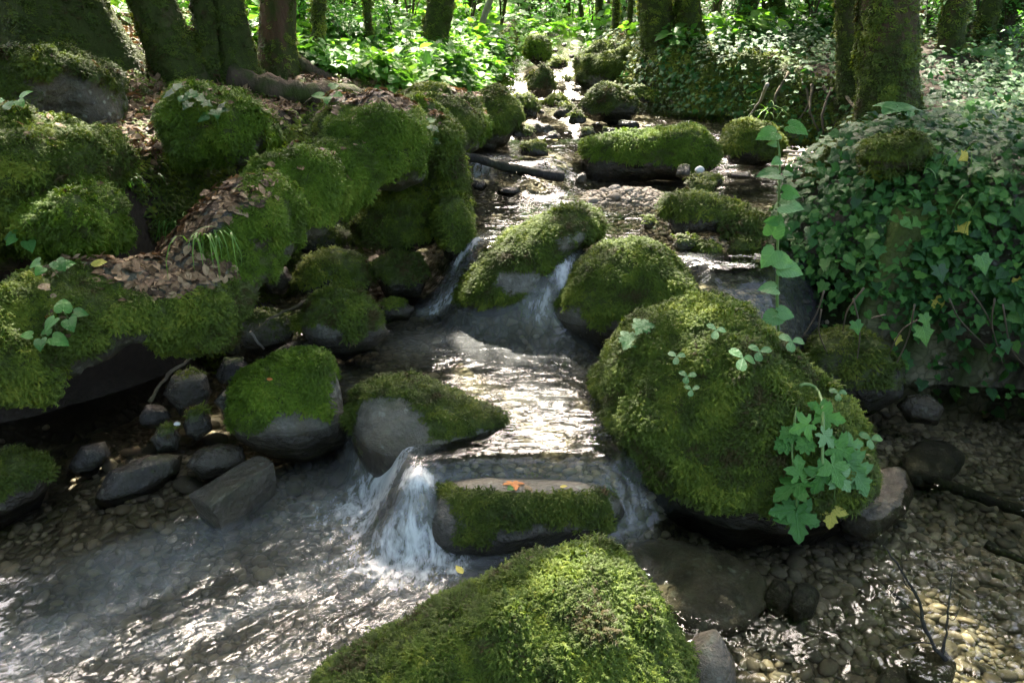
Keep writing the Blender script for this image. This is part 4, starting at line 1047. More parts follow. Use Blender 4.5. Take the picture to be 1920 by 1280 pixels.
# beads that tie the ledge together and to the slope behind it
S4, F4 = ico(3)
for px, py, y, r in [(-70, 640, 2.15, .15), (20, 625, 2.22, .14), (110, 590, 2.3, .15), (200, 570, 2.36, .16), (290, 560, 2.46, .16), (370, 540, 2.56, .17), (430, 500, 2.66, .14), (475, 440, 2.78, .14), (530, 395, 2.95, .13), (590, 360, 3.12, .13), (645, 315, 3.3, .15), (700, 260, 3.5, .18), (770, 250, 3.8, .17), (800, 235, 4.1, .18), (850, 235, 4.5, .18), (905, 228, 4.95, .16)]:
    c = at_y(px, py, y)
    merged.append((c + S4 * r * np.array([1.25, 1.1, .8]) * (1 + .25 * fbm(S4 * 2 + px, 3, 3))[:, None], F4))
LV_, LF_ = remesh(merged, .022, 3)
me = make_mesh('tmp', LV_, LF_); Nb = normals_of(me); bpy.data.meshes.remove(me)
w1 = worley(LV_ * np.array([1, 1, .8]) / 0.13 + .5 * fbm(LV_ * 7, 2, 3)[:, None], 11); w2 = worley(LV_ / 0.055, 12)
LV_ = LV_ + Nb * (.05 * (.6 - np.minimum(w1, 1)) + .016 * (.6 - np.minimum(w2, 1)) + .05 * fbm(LV_ * 3.5, 3, 13))[:, None]
pnb = fbm(LV_ * 4.5, 4, 313)
litb = sstep(.0, .22, fbm(LV_ * 2.4, 3, 314) + .03 + .5 * (Nb[:, 2] - .75)) * sstep(.45, .75, Nb[:, 2])
covb = np.clip(.72 + .45 * Nb[:, 2] + .55 * pnb, 0, 1) * (1 - .85 * litb)
bank0 = np.array([-1.0, 2.6, .6])
bme = make_mesh('bank', LV_ - bank0, LF_, M['earth'], True, {'moss': covb, 'wet': np.zeros(len(LV_))})
left_bank = link('bank', bme, None, bank0)
tag(left_bank, 'moss-draped undercut bank along the left side of the stream', kind='structure')
fr_ = sstep(.52, .7, vnoise(LV_ * np.array([2.2, 2.2, 1.0]), 29))
moss_on(left_bank, bme, covb * (1 - fr_), 'moss', 8200, .0165, bank0, np.random.default_rng(91))
moss_on(left_bank, bme, covb * fr_, 'moss_fresh', 8200, .017, bank0, np.random.default_rng(92))
BOULDERS.append((left_bank, LV_, LF_)); BANK_K = len(BOULDERS) - 1
# earth bank on the right that the ivy grows over
ivy_mound = boulder([(1470, 500), (1490, 420), (1535, 360), (1600, 315), (1700, 292), (1850, 285), (2160, 285), (2230, 480), (2160, 670), (1900, 665), (1760, 625), (1620, 590), (1510, 565)],
                    (1700, 640), 0.3, 'dark earth bank overhanging the right pool under the ivy', 'bank', 'bank', yc=3.2, depth=.6, box=.6, lump2=.03, level=6, moss=None, cover=.0, low=-9, keep_bottom=True, lump=.02, rough=.10, wet=-9, mat='earth', kind='structure')
del ivy_mound['category']
IVY_V, IVY_F = BOULDERS[-1][1], BOULDERS[-1][2]
# ------------------------------------------------------------------ trees
def hit(px, py, tmax=40.0):
    d = ray(px, py)
    lo, hi = 0.9, tmax
    for n in (160, 24):
        t = np.linspace(lo, hi, n) if n == 24 else np.geomspace(lo, hi, n)
        z = CAM_H + d[2] * t
        g = gfast(d[0] * t, d[1] * t)
        bel = z < g
        if not bel.any(): k = n - 1; break
        k = max(int(np.argmax(bel)), 1); lo, hi = t[k - 1], t[k]
    return np.array([d[0] * t[k], d[1] * t[k], g[k]])
# shafts of light: leaves in their way are absent (origin, radius, spread)
def shaft(px, py, z, r): return (at(px, py, z), SUN_DIR, r, 0.004)
SHAFTS = [shaft(*a) for a in [
    (1305, 575, .62, .17), (1750, 1120, -.05, .20), (1700, 1180, -.05, .12), (985, 425, .55, .13), (1000, 520, .42, .06), (1325, 378, .58, .20), (1215, 405, .55, .05),
    (25, 500, .72, .17), (70, 470, .75, .10), (125, 215, .95, .05), (1640, 320, .85, .10), (1560, 340, .75, .08), (1520, 150, 1.0, .14),
    (1810, 200, .95, .14), (1120, 1060, .38, .20), (1000, 1120, .36, .09), (1230, 1040, 0, .09), (930, 660, .2, .16), (1010, 740, .2, .10), (850, 240, .85, .06), (1600, 810, .35, .06), (900, 345, .52, .12), (905, 430, .5, .06),
    (640, 250, .95, .05), (250, 330, .85, .05), (600, 670, .35, .04)]]
for px, py, z, r in [(900, 130, .95, .38), (840, 145, .95, .24), (960, 110, 1.0, .3), (1060, 195, .8, .2), (1190, 185, .85, .16), (980, 185, .85, .15), (560, 60, 1.2, .2), (820, 60, 1.2, .25), (1350, 150, 1.0, .12), (1150, 70, 1.3, .3), (1000, 60, 1.2, .3)]:
    SHAFTS.append(shaft(px, py, z, r))
rsh = np.random.default_rng(3)
for k in range(34):
    y = rsh.uniform(6.3, 15); x = rsh.uniform(-1, 1) * (1.5 + .45 * y)
    SHAFTS.append((np.array([x, y, gz(x, y)]), SUN_DIR, rsh.uniform(.3, .8), 0.004))
# openings of the canopy upstream, seen mirrored in the pools
def opening(x, y, z, r, spread):
    o = np.array([x, y, z]); v = o - np.array([0, 0, CAM_H]); v[2] = -v[2]; v = v / np.linalg.norm(v)
    return (o, v, r, spread)
OPEN = [opening(*at(150, 1150, 0), 0.3, 0.20), opening(*at(480, 1080, 0), 0.3, 0.16), opening(*at(950, 700, .2), 0.3, 0.17), opening(*at(1050, 850, .2), 0.2, 0.12), opening(*at(1330, 1180, 0), 0.15, 0.09),
        opening(*at(900, 420, .5), 0.3, 0.09), opening(*at(1840, 1060, 0), 0.1, 0.06), opening(*at(1450, 1060, 0), 0.1, 0.06), opening(*at(700, 1000, 0), .15, .05)]
def open_mask(P):
    keep = np.ones(len(P), bool)
    nz = 0.75 + 0.6 * vnoise(P * 1.1, 77)
    for o, d, r, s in SHAFTS + OPEN:
        q = P - o
        t = q @ d
        dist = np.linalg.norm(q - t[:, None] * d, axis=1)
        lim = (r + s * np.maximum(t, 0)) * nz
        keep &= ~((t > 1.2) & (dist < lim))
    # a glade upstream: the crowns stand apart there and let the sun reach the floor of the far wood
    yl = P[:, 1] - 0.84 * (P[:, 2] - 1.0)
    # open sky over the run of the stream, as its mirror in the pools shows; the sun itself stays behind leaves
    sunq = P - np.array([0, 2.0, .2]); sunc = (sunq @ SUN_DIR) / np.linalg.norm(sunq, axis=1)
    for ox, oy, az0, azw, e0_, e1_ in ((0.05, 2.3, 0.0, .34, 13, 44), (0.1, 3.9, 0.0, .3, 10, 40), (-.8, 1.5, -.52, .30, 24, 52), (.6, 1.6, .3, .12, 30, 46)):
        q = P - np.array([ox, oy, .1])
        az = np.arctan2(q[:, 0], q[:, 1]) - az0 + .12 * (vnoise(P * .9, 79) - .5); el = np.degrees(np.arctan2(q[:, 2], np.hypot(q[:, 0], q[:, 1])))
        keep &= ~((np.abs(az) < azw) & (el > e0_) & (el < e1_) & (q[:, 1] > 1) & (sunc < .992) & (vnoise(P * 1.3, 80) < .8))
    keep &= ~((yl > 5.4) & (np.abs(P[:, 0]) < 7) & (vnoise(P * np.array([.8, .8, .4]), 78) < np.where(P[:, 0] < 1.3, 0.70, 0.40)))
    return keep
def leaf_cards(C, size, rng, flat=0.5):
    """a leaf of four corners at every centre"""
    n = len(C)
    Z = rng.normal(0, 1, (n, 3)); Z[:, 2] = np.abs(Z[:, 2]) + flat; Z /= np.linalg.norm(Z, axis=1)[:, None]
    X = np.cross(Z, rng.normal(0, 1, (n, 3))); X /= np.linalg.norm(X, axis=1)[:, None]; Y = np.cross(Z, X)
    s = size * rng.uniform(0.6, 1.3, n)[:, None]
    V = np.stack([C - X * s, C + Y * s * 0.55 - Z * s * .15, C + X * s, C - Y * s * 0.55 - Z * s * .15], 1).reshape(-1, 3)
    return V, np.arange(4 * n).reshape(-1, 4)
def trunk_mesh(base, path, radii, rng, mossv, flare=1.0, seg=18, knob=0.12):
    n = 46
    P = curve_pts(path, n); t = np.linspace(0, 1, n)
    R = np.interp(t, np.linspace(0, 1, len(radii)), radii)
    V, Fs = tube_mesh(P, 1.0, seg, cap=False)
    ring = np.repeat(np.arange(n), seg); cen = P[ring]; dirv = V - cen
    a = np.tile(np.arange(seg) / seg * 2 * math.pi, n)
    h = np.repeat(np.linalg.norm(P - P[0], axis=1), seg)
    ph = rng.random(4) * 6.28
    lob = 0.5 + 0.5 * np.cos(a * 3 + ph[0]) * 0.7 + 0.3 * np.cos(a * 5 + ph[1])
    rr = R[ring] * (1 + flare * (0.45 + lob) * np.exp(-h / (R[0] * 1.7)) + knob * fbm(np.stack([np.cos(a) * 1.5, np.sin(a) * 1.5, h * 1.8 / 0.6], -1) + ph[2] * 9, 4, 5) * 1.6 + 0.06 * np.cos(a * 4 + ph[3] + h))
    return cen + dirv * rr[:, None] - base, Fs
TREES = []
def tree(px, py, px_top, width, label, height=8.0, mat='bark', mossy=0.6, flare=1.0, crown=2.2, leaves=2200, tufts=0, seed=0, rw=None, base=None, group=None, crown_lo=0.55, moss='moss', sink=0.12, tsize=.017):
    rng = np.random.default_rng(900 + seed)
    b = hit(px, py) if base is None else np.array([base[0], base[1], gz(*base)])
    dep = b[1] * CP - (b[2] - CAM_H) * SP
    r0 = rw if rw else width * 0.5 * dep / FPX
    topp = at_y(px_top, 0, b[1] * 1.0) if px_top is not None else b + np.array([0, 0, 1.0])
    if topp[2] < b[2] + 0.25: topp[2] = b[2] + 0.25
    slope = (topp - b) / max(topp[2] - b[2], 0.2)
    slope[:2] = np.clip(slope[:2], -0.45, 0.45)
    p = [b - np.array([0, 0, sink]), b + slope * 0.4, b + slope * 1.0]
    cur_ = p[-1].copy()
    for k in range(4):
        cur_ = cur_ + np.array([slope[0] * 0.5 + rng.normal(0, .12), slope[1] * 0.5 + rng.normal(0, .12), 1.0]) * (height - 1) / 4
        p.append(cur_.copy())
    root = link('tree', None, loc=b)
    tag(root, label, 'tree', group)
    V, Fs = trunk_mesh(b, p, [r0, r0 * .97, r0 * .92, r0 * .75, r0 * .55, r0 * .3], rng, mossy, flare)
    mv = np.clip(mossy + 0.5 * fbm((V + b) * 2.2, 3, 61 + seed) + 0.35 * sstep(1.0, 0.0, V[:, 2]), 0, 1)
    me = make_mesh('trunk', V, Fs, M[mat], True, {'moss': mv})
    tr = link('trunk', me, root)
    if tufts:
        lowm = sstep(2.4, 1.6, V[:, 2]) * mv
        moss_on(tr, me, lowm, moss, tufts * 2.6, tsize, b, rng, far=True)
    # limbs and leaves
    top_ = p[-1]
    limbs = []; cents = []
    for k in range(7):
        s0 = p[3] + (p[-1] - p[3]) * rng.uniform(0.0, 0.9)
        az = rng.random() * 6.283
        e = s0 + np.array([math.cos(az) * crown * rng.uniform(.6, 1.1), math.sin(az) * crown * rng.uniform(.6, 1.1), rng.uniform(0.2, 1.4)])
        mid_ = (s0 + e) / 2 + np.array([0, 0, 0.25])
        limbs.append(tube_mesh(curve_pts([s0, mid_, e], 8), np.linspace(r0 * .28, r0 * .06, 8), 6, False))
        for f in (0.45, 0.75, 1.0): cents.append(s0 + (e - s0) * f)
    cents.append(top_)
    LV, LF = merge(limbs)
    lb = link('limbs', make_mesh('limbs', LV - b, LF, M['bark'], True, {'moss': np.full(len(LV), .5)}), root)
    lb['kind'] = 'stuff'
    if leaves:
        cents = np.array(cents)
        ci = rng.integers(0, len(cents), leaves)
        C = cents[ci] + rng.normal(0, 1, (leaves, 3)) * np.array([.5, .5, .32]) * crown * .42
        C = C[C[:, 2] > b[2] + height * 0.34]
        C = C[open_mask(C)]
        # no leaf hangs into the view
        C = C[C[:, 2] > np.maximum(2.6, 1.75 + 0.02 * C[:, 1])]
        if len(C) < 5: C = np.array([top_ + [0, 0, .2 * k] for k in range(5)])
        CV, CF = leaf_cards(C, 0.115, rng)
        cr = link('crown', make_mesh('crown', CV - b, CF, M['canopy'], False), root)
        cr['kind'] = 'stuff'
    TREES.append((b, r0))
    return root
TR = [
    (125, 112, 95, 150, 'massive dark mossy trunk at the top left', dict(tufts=500, mossy=.75, moss='moss_dark', crown=3)),
    (352, 150, 285, 78, 'thick curved trunk, leftmost of the trunk clump above the terrace', dict(tufts=900, mossy=.6, flare=.7, moss='moss_dark')),
    (398, 152, 378, 44, 'slender dark trunk in the middle of the left clump', dict(tufts=700, flare=.6, moss='moss_dark')),
    (452, 156, 425, 62, 'flared trunk at the right of the left clump', dict(tufts=900, mossy=.65, flare=.9, moss='moss_dark')),
    (520, 138, 520, 58, 'rust-brown trunk with hanging moss beside the left clump', dict(mat='red_bark', tufts=500, mossy=.35, flare=1.0)),
    (592, 115, 598, 22, 'thin straight red-brown trunk with mossy edges', dict(mat='red_bark', tufts=900, mossy=.4, flare=.3)),
    (694, 112, 688, 13, 'very thin brown trunk rising from a mossy cone', dict(mat='red_bark', tufts=1400, mossy=.4, flare=2.6)),
    (802, 98, 828, 46, 'leaning trunk with a sunlit right edge and flared foot', dict(tufts=800, mossy=.6, flare=.8)),
    (1246, 88, 1226, 58, 'dark trunk, left one of the twin trunks past the far pool', dict(tufts=700, mossy=.55, flare=.5)),
    (1298, 84, 1290, 46, 'brown trunk, right one of the twin trunks past the far pool', dict(mat='red_bark', tufts=700, mossy=.45, flare=.5)),
    (1395, 60, 1402, 34, 'dark shaded trunk behind a fallen pale branch', dict(mossy=.4, flare=.4, tufts=300)),
    (1462, 42, 1455, 26, 'mossy stub-like trunk on the ivy slope', dict(mossy=.7, flare=.6, tufts=500)),
    (1602, 165, 1592, 52, 'ivy-clad dark trunk just behind the big right trunk', dict(mossy=.7, flare=.3, tufts=700, moss='moss_dark')),
    (1673, 246, 1660, 98, 'big rusty-brown trunk with mossy sides standing in the ivy', dict(mat='red_bark', tufts=1700, mossy=.5, flare=.35, height=9, crown=2.6)),
    (1782, 102, 1795, 44, 'mid-sized trunk with a lit left edge right of the big one', dict(mat='red_bark', mossy=.5, flare=.3, tufts=500)),
    (1836, 84, 1862, 34, 'slanting mossy trunk near the top right corner', dict(mossy=.8, flare=.3, tufts=500)),
    (1915, 60, 1905, 40, 'dark trunk cut by the right frame edge', dict(mossy=.3, flare=.2, tufts=200)),
    (1128, 62, 1124, 15, 'thin mossy stem, first of the bright far stems', dict(mossy=.8, flare=.2, tufts=300, crown=1.5, leaves=1200)),
    (1154, 60, 1156, 15, 'thin mossy stem, second of the bright far stems', dict(mossy=.8, flare=.2, tufts=300, crown=1.5, leaves=1200)),
    (1180, 62, 1183, 12, 'thin mossy stem, third of the bright far stems', dict(mossy=.8, flare=.2, tufts=300, crown=1.5, leaves=1200)),
    (1204, 58, 1200, 10, 'thin mossy stem, last of the bright far stems', dict(mossy=.8, flare=.2, crown=1.5, leaves=1200)),
    (1098, 55, 1088, 9, 'pale leaning sapling left of the bright far stems', dict(mossy=.6, flare=.2, crown=1.2, leaves=800)),
    (868, 48, 882, 24, 'shaded trunk in the wood right of the leaning trunk', dict(mossy=.5, flare=.4)),
    (906, 40, 902, 14, 'thin dark trunk over the bright herb bank', dict(mossy=.4, flare=.3)),
    (1000, 32, 1004, 12, 'thin trunk straight above the head of the stream', dict(mossy=.5, flare=.3)),
    (1042, 36, 1030, 14, 'bent dark trunk over the head of the stream', dict(mossy=.5, flare=.3)),
    (628, 70, 622, 10, 'slim mossy stem in the herbs behind the thin red-brown trunk', dict(mossy=.8, flare=.3, tufts=250, leaves=700, crown=1.4)),
    (660, 40, 668, 14, 'slim dark stem left of the very thin brown trunk', dict(mossy=.6, flare=.3, leaves=700, crown=1.4)),
    (735, 45, 742, 12, 'slim mossy stem behind the mossy hump', dict(mossy=.8, flare=.3, tufts=250, leaves=700, crown=1.4)),
    (770, 30, 764, 10, 'slim pale stem left of the leaning trunk', dict(mossy=.5, flare=.3, leaves=600, crown=1.3)),
    (940, 32, 946, 10, 'slim stem leaning right over the bright herbs', dict(mossy=.6, flare=.3, leaves=600, crown=1.3)),
    (972, 26, 966, 9, 'slim mossy stem left of the stream head', dict(mossy=.8, flare=.3, leaves=600, crown=1.3)),
    (1066, 40, 1058, 11, 'slim mossy stem right of the stream head', dict(mossy=.8, flare=.3, tufts=250, leaves=600, crown=1.3)),
    (1340, 40, 1346, 18, 'slim mossy trunk between the twin trunks and the shaded one', dict(mossy=.8, flare=.3, tufts=250, leaves=800, crown=1.5)),
    (1520, 35, 1514, 16, 'slim mossy trunk behind the ivy slope', dict(mossy=.8, flare=.3, tufts=250, leaves=800, crown=1.5)),
    (560, 60, 566, 12, 'thin trunk in the gap right of the rust-brown trunk', dict(mossy=.6, flare=.3)),
]
for i, (px, py, pt, w, lab, kw) in enumerate(TR):
    kw = dict(kw); tree(px, py, pt, w, lab, seed=i, **kw)
# the wood around and behind: trunks further off, and those whose crowns close the canopy over the stream
rngt = np.random.default_rng(5)
FAR = []
for k in range(400):
    if len(FAR) >= 34: break
    y = rngt.uniform(10.5, 30); x = rngt.uniform(-1.0, 1.0) * (2 + 0.75 * y)
    if abs(x - 0.6) < 1.0: continue
    if all((x - a) ** 2 + (y - b) ** 2 > 2.2 for a, b in FAR): FAR.append((x, y))
for i, (x, y) in enumerate(FAR):
    tree(0, 0, None, 1, 'straight mossy trunk among many in the far wood', base=(x, y), rw=float(rngt.uniform(.07, .17)), seed=100 + i, group='trunks of the far wood', mossy=.6, flare=.4, leaves=700, height=float(rngt.uniform(7, 11)), crown=2.4)
    o = None
NEAR = [(-3.6, 2.9), (-4.2, 5.6), (-2.9, 7.2), (3.9, 2.9), (3.4, 5.9), (-3.4, 4.4), (2.9, 7.6), (5.6, 5.2), (-6.4, 4.8), (-3.6, -.6), (-5.2, 1.6), (-3.0, 1.3), (-1.9, -2.3)]
for i, (x, y) in enumerate(NEAR):
    tree(0, 0, None, 1, 'tree whose leafy crown shades the stream from outside the picture', base=(x, y), rw=.15, seed=200 + i, group='trees around the viewpoint', mossy=.6, flare=.4, leaves=6000 if x < -2 and y < 5 else 3400, height=float(rngt.uniform(6.0, 9)), crown=3.0)
# ------------------------------------------------------------------ leaf shapes (base at 0, tip towards +x, unit length)
def leaf_shape(half, fold=0.18, curl=0.15, centre=0.3):
    """half outline (x, y>0) from base to tip -> V, F with a folded midrib"""
    half = np.asarray(half, float)
    up = np.array([[x, y] for x, y in half]); tipx = half[-1][0]
    loop = [(0.0, 0.0)] + [tuple(p) for p in up if p[1] > 1e-6] + [(tipx, 0.0)] + [(x, -y) for x, y in up[::-1] if y > 1e-6]
    rib = [(centre, 0.0)]
    P = np.array(rib + loop)
    z = -curl * (P[:, 0] - 0.25) ** 2 + fold * np.abs(P[:, 1]) - 0.25 * P[:, 1] ** 2
    V = np.column_stack([P, z])
    n = len(loop)
    F = np.array([[0, 1 + i, 1 + (i + 1) % n] for i in range(n)])
    return V, F
IVY_SH = [leaf_shape([(-.16, .20), (-.08, .46), (.18, .38), (.30, .60), (.52, .30), (1.0, 0)], .12, .25),
          leaf_shape([(-.12, .24), (.0, .44), (.28, .36), (.40, .44), (.62, .22), (1.0, 0)], .2, .1),
          leaf_shape([(-.14, .18), (-.02, .40), (.25, .44), (.55, .30), (1.0, 0)], -.12, .3)]
HERB_SH = [leaf_shape([(.05, .16), (.25, .30), (.5, .30), (.78, .16), (1.0, 0)], .15, .3), leaf_shape([(-.08, .2), (.1, .38), (.4, .36), (.7, .2), (1.0, 0)], .1, .4)]
BEECH_SH = [leaf_shape([(.1, .16), (.35, .30), (.6, .28), (.85, .12), (1.0, 0)], .35, -.3), leaf_shape([(.1, .18), (.35, .32), (.65, .26), (1.0, 0)], -.3, .35), leaf_shape([(.08, .14), (.3, .28), (.6, .26), (.85, .12), (1.0, 0)], .6, .1)]
LOBED_SH = leaf_shape([(-.30, .10), (-.42, .34), (-.30, .42), (-.12, .30), (-.05, .34), (.02, .66), (.12, .62), (.22, .78), (.34, .58), (.40, .34), (.34, .20), (.52, .26), (.66, .34), (.72, .20), (.86, .16), (1.0, 0)], .10, .25, .12)
HEART_SH = leaf_shape([(-.14, .14), (-.16, .32), (-.04, .46), (.1, .45), (.14, .50), (.28, .45), (.34, .47), (.48, .38), (.55, .38), (.68, .26), (.75, .24), (.88, .10), (1.0, 0)], .16, .35)
TRI_SH = leaf_shape([(.1, .10), (.3, .24), (.55, .34), (.8, .30), (.95, .14), (.9, 0)], .15, .2)

ivy_src = [source('ivy_shape', V, F, M['ivy']) for V, F in IVY_SH]
def sprig(shapes, n, rng, spread=1.0, rise=0.9, size=0.55):
    parts = []
    for k in range(n):
        V, F = shapes[k % len(shapes)]
        az = k * 2.4 + rng.normal(0, .3); el = rng.uniform(-0.2, 0.5); s = size * rng.uniform(.6, 1.2)
        R = np.array(Matrix.Rotation(az, 3, 'Z') @ Matrix.Rotation(-el, 3, 'Y') @ Matrix.Rotation(rng.normal(0, .3), 3, 'X'))
        h = rise * rng.uniform(.25, 1.0)
        o = np.array([math.cos(az), math.sin(az), 0]) * spread * rng.uniform(.05, .3) + np.array([0, 0, h])
        parts.append((V * s @ R.T + o, F))
    parts.append(tube_mesh([(0, 0, -.1), (.02, .02, rise * .5), (0, 0, rise)], [.02, .015, .01], 3, False))
    return merge(parts)
herb_src = []
for s in range(4):
    V, F = sprig(HERB_SH, 9, np.random.default_rng(s), 1.0, 0.9, .5)
    herb_src.append(source('herb_shape', V, F, M['herb']))
litter_src = [source('dead_leaf_shape', V, F, M['litter']) for V, F in BEECH_SH]
def blade(L, bend, az, w):
    pts = []
    for k in range(6):
        t = k / 5
        r = L * (math.sin(t * bend) / bend); h = L * (1 - math.cos(t * bend)) / bend
        pts.append((L * t * math.cos(1.35 - bend * t) * 1.0, L * t * math.sin(1.35 - bend * t) * 1.0))
    V = []; ca, sa = math.cos(az), math.sin(az)
    for k, (r, h) in enumerate(pts):
        ww = w * (1 - (k / 5) ** 1.5) + .0005
        V += [(ca * r - sa * ww, sa * r + ca * ww, h), (ca * r + sa * ww, sa * r - ca * ww, h)]
    F = [[2 * k, 2 * k + 1, 2 * k + 3, 2 * k + 2] for k in range(5)]
    return np.array(V), np.array(F)

# ------------------------------------------------------------------ ivy over the right bank
rngv = np.random.default_rng(77)
ivy = link('ivy', None, loc=(1.7, 2.9, 0.6)); iv0 = np.array([1.7, 2.9, 0.6])
tag(ivy, 'thick curtain of glossy ivy trailing over the right bank', 'ivy')
cI = IVY_V.mean(0)
me_tmp = make_mesh('tmp', IVY_V, IVY_F, M['ivy']); Nn = normals_of(me_tmp); bpy.data.meshes.remove(me_tmp)
px, py, _ = project(IVY_V)
wI = sstep(-0.5, 0.05, Nn[:, 2] + 0.45 * -Nn[:, 1]) * sstep(650, 560, py + 60 * fbm(IVY_V * 3, 2, 5)) * (Nn[:, 1] < 0.7)
Pi, mix = sample_tris(IVY_V, IVY_F, wI, 9000, rngv)
Ni = mix(Nn)
NXg, NYg = len(gx), len(gy)
TV = np.stack([GX, GY, GZ], -1).reshape(-1, 3)
_q = grid_faces(NXg, NYg); _c = TV[_q].mean(1)
_q = _q[(np.abs(_c[:, 0]) < 5) & (_c[:, 1] > 1.2) & (_c[:, 1] < 9.5)]
TF = np.vstack([_q[:, [0, 1, 2]], _q[:, [0, 2, 3]]])
TN = normals_of(ground.data)
TDL, TDR = DL.ravel(), DR.ravel()
# also over the ground behind and to the right of it
wt_ = ((TV[:, 0] > 1.15) & (TV[:, 0] < 3.6) & (TV[:, 1] > 2.8) & (TV[:, 1] < 4.0) & (TDR > .03)).astype(float) * sstep(.22, .42, TV[:, 2])
Pt_, mt_ = sample_tris(TV, TF, wt_, 4200, rngv); Nt_ = mt_(TN)
gxs = rngv.uniform(1.2, 4.2, 9000); gys = rngv.uniform(2.9, 6.5, 9000)
gg, gdl, gdr, _ = ground_height(gxs, gys)
ok = (gdr > 0.10) & (vnoise(P3(gxs * 1.5, gys * 1.5), 8) > 0.25) & ~((gys > 4.0) & (gdr < 0.2))
Pg = np.stack([gxs, gys, gg + 0.02], 1)[ok]
P_all = np.vstack([Pi, Pg, Pt_]); N_all = np.vstack([Ni, np.tile([0, -.15, 1.0], (len(Pg), 1)), Nt_])
P_all = P_all + N_all * rngv.uniform(0.0, 0.13, (len(P_all), 1)) * (.4 + .9 * vnoise(P_all * 7, 6))[:, None]
n = len(P_all)
Zl = N_all * 0.45 + np.array([0, -0.30, 0.55]) + rngv.normal(0, .30, (n, 3))
Xl = np.array([0, -0.3, -0.75]) + N_all * .3 + rngv.normal(0, .55, (n, 3))
rot = euler_from_axes(Xl, Zl)
scl = .018 + .034 * rngv.random(n) ** 1.6
qx, qy, qd = project(P_all)
inside = (qx > 0) & (qx < 1920) & (qy > 0) & (qy < 1280)
appear = np.where(inside, scl / qd * (1 + 0.5 * (-N_all[:, 1])), 0) + rngv.random(n) * .002
order = np.argsort(-appear)[:292]
ivy_me = [make_mesh('leaf', V, F, M['ivy_one']) for V, F in IVY_SH]
ivy_yel = make_mesh('leaf', *IVY_SH[0], M['yellow_leaf'])
for k, i in enumerate(order):
    o = link('leaf', ivy_me[k % 3], ivy, P_all[i] - iv0, rot[i], scl[i] * 1.12)
    if k % 33 == 5:
        o.data = ivy_yel; o['label'] = 'yellowed ivy leaf'
rest = np.ones(n, bool); rest[order] = False
scatter('foliage', 'ivy', ivy_src, P_all[rest] - iv0, rot[rest], scl[rest], np.clip(.5 + .5 * fbm(P_all[rest] * 3, 2, 9) + rngv.normal(0, .15, rest.sum()), 0, 1), ivy)
# bare trailing runners below the curtain
RUN = [[(1545, 545), (1530, 590), (1500, 640)], [(1600, 560), (1612, 620), (1605, 690)], [(1715, 570), (1700, 640), (1650, 740)], [(1720, 600), (1690, 620), (1668, 662)], [(1865, 560), (1860, 610), (1880, 680)],
       [(1880, 570), (1895, 650), (1925, 690)], [(1620, 540), (1590, 580), (1580, 620)], [(1660, 590), (1640, 595), (1632, 600)], [(1780, 560), (1800, 600), (1850, 650)], [(1540, 580), (1535, 620), (1550, 660)], [(1820, 545), (1850, 590), (1868, 640)]]
for r in RUN:
    pts = [at_y(x, y, 2.66 + 0.02 * k) for k, (x, y) in enumerate(r)]
    V, Fs = tube_mesh(curve_pts(pts, 10), np.linspace(.0035, .002, 10), 5)
    link('runner', make_mesh('runner', V - iv0, Fs, M['vine']), ivy)
for x, y, s in [(1604, 603, .05), (1729, 612, .075), (1885, 640, .05), (1875, 652, .04), (1732, 590, .05), (1760, 500, .06), (1840, 480, .07)]:
    o = link('leaf', ivy_me[0], ivy, at_y(x, y, 2.63) - iv0, euler_from_axes(np.array([[.2, -.3, -.9]]), np.array([[.1, -.8, .5]]))[0], s)
# small-leaved ivy on the slope past the far pool
def carpet(name, label, cat, key, srcs, region, n, size, keepf=None, lift=.03, seed=1, upb=.6, group=None, thing=True, parent=None):
    rg = np.random.default_rng(seed)
    x0, x1, y0, y1 = region
    xs = rg.uniform(x0, x1, n); ys = rg.uniform(y0, y1, n)
    g, dl, dr, _ = ground_height(xs, ys)
    ok = (np.maximum(dl, dr) > .12) | (ys > 7.7)
    if keepf is not None: ok &= keepf(xs, ys, dl, dr, rg)
    P = np.stack([xs, ys, g + rg.uniform(0, lift, n)], 1)[ok]
    Z = np.array([0, 0, upb]) + rg.normal(0, .35, (len(P), 3)) + np.array([0, -.1, .3])
    X = rg.normal(0, 1, (len(P), 3))
    s = rg.uniform(size[0], size[1], len(P))
    o = scatter(name, key, srcs, P, euler_from_axes(X, Z), s, np.clip(.5 + .55 * fbm(P * 1.4, 2, seed) + rg.normal(0, .16, len(P)), 0, 1), parent, rng=rg)
    if thing: tag(o, label, cat)
    return o
def cover(name, label, cat, key, srcs, w, n, size, seed, zmix, xdown=1.0, lift=(0, .02), jit=.3, tintf=3.0):
    """scatter over the true surface of the ground, weighted per vertex"""
    rg = np.random.default_rng(seed)
    P, mx = sample_tris(TV, TF, w, n, rg)
    Q = mx(TN); Q /= np.linalg.norm(Q, axis=1)[:, None]
    P = P + Q * rg.uniform(lift[0], lift[1], (n, 1))
    Z = Q * zmix + np.array([0, -.1, 1 - zmix]) + rg.normal(0, jit, (n, 3))
    X = np.array([0, 0, -1.0]) * xdown + rg.normal(0, .6, (n, 3)) + Q * .2
    o = scatter(name, key, srcs, P, euler_from_axes(X, Z), rg.uniform(size[0], size[1], n), np.clip(.5 + .5 * fbm(P * tintf, 2, seed) + rg.normal(0, .14, n), 0, 1), rng=rg)
    return tag(o, label, cat)
X_, Y_ = TV[:, 0], TV[:, 1]
nzs = fbm(P3(X_ * 1.3, Y_ * 1.3, 5.0), 3, 41)
steep = sstep(.9, .6, TN[:, 2])
inb = np.maximum(TDL, TDR) > .06
vis = (np.abs(X_) < 0.55 + 0.72 * Y_)
hollow = (TDL > 0) & (TDL < .42) & (Y_ < 3.2) & (X_ < 0)
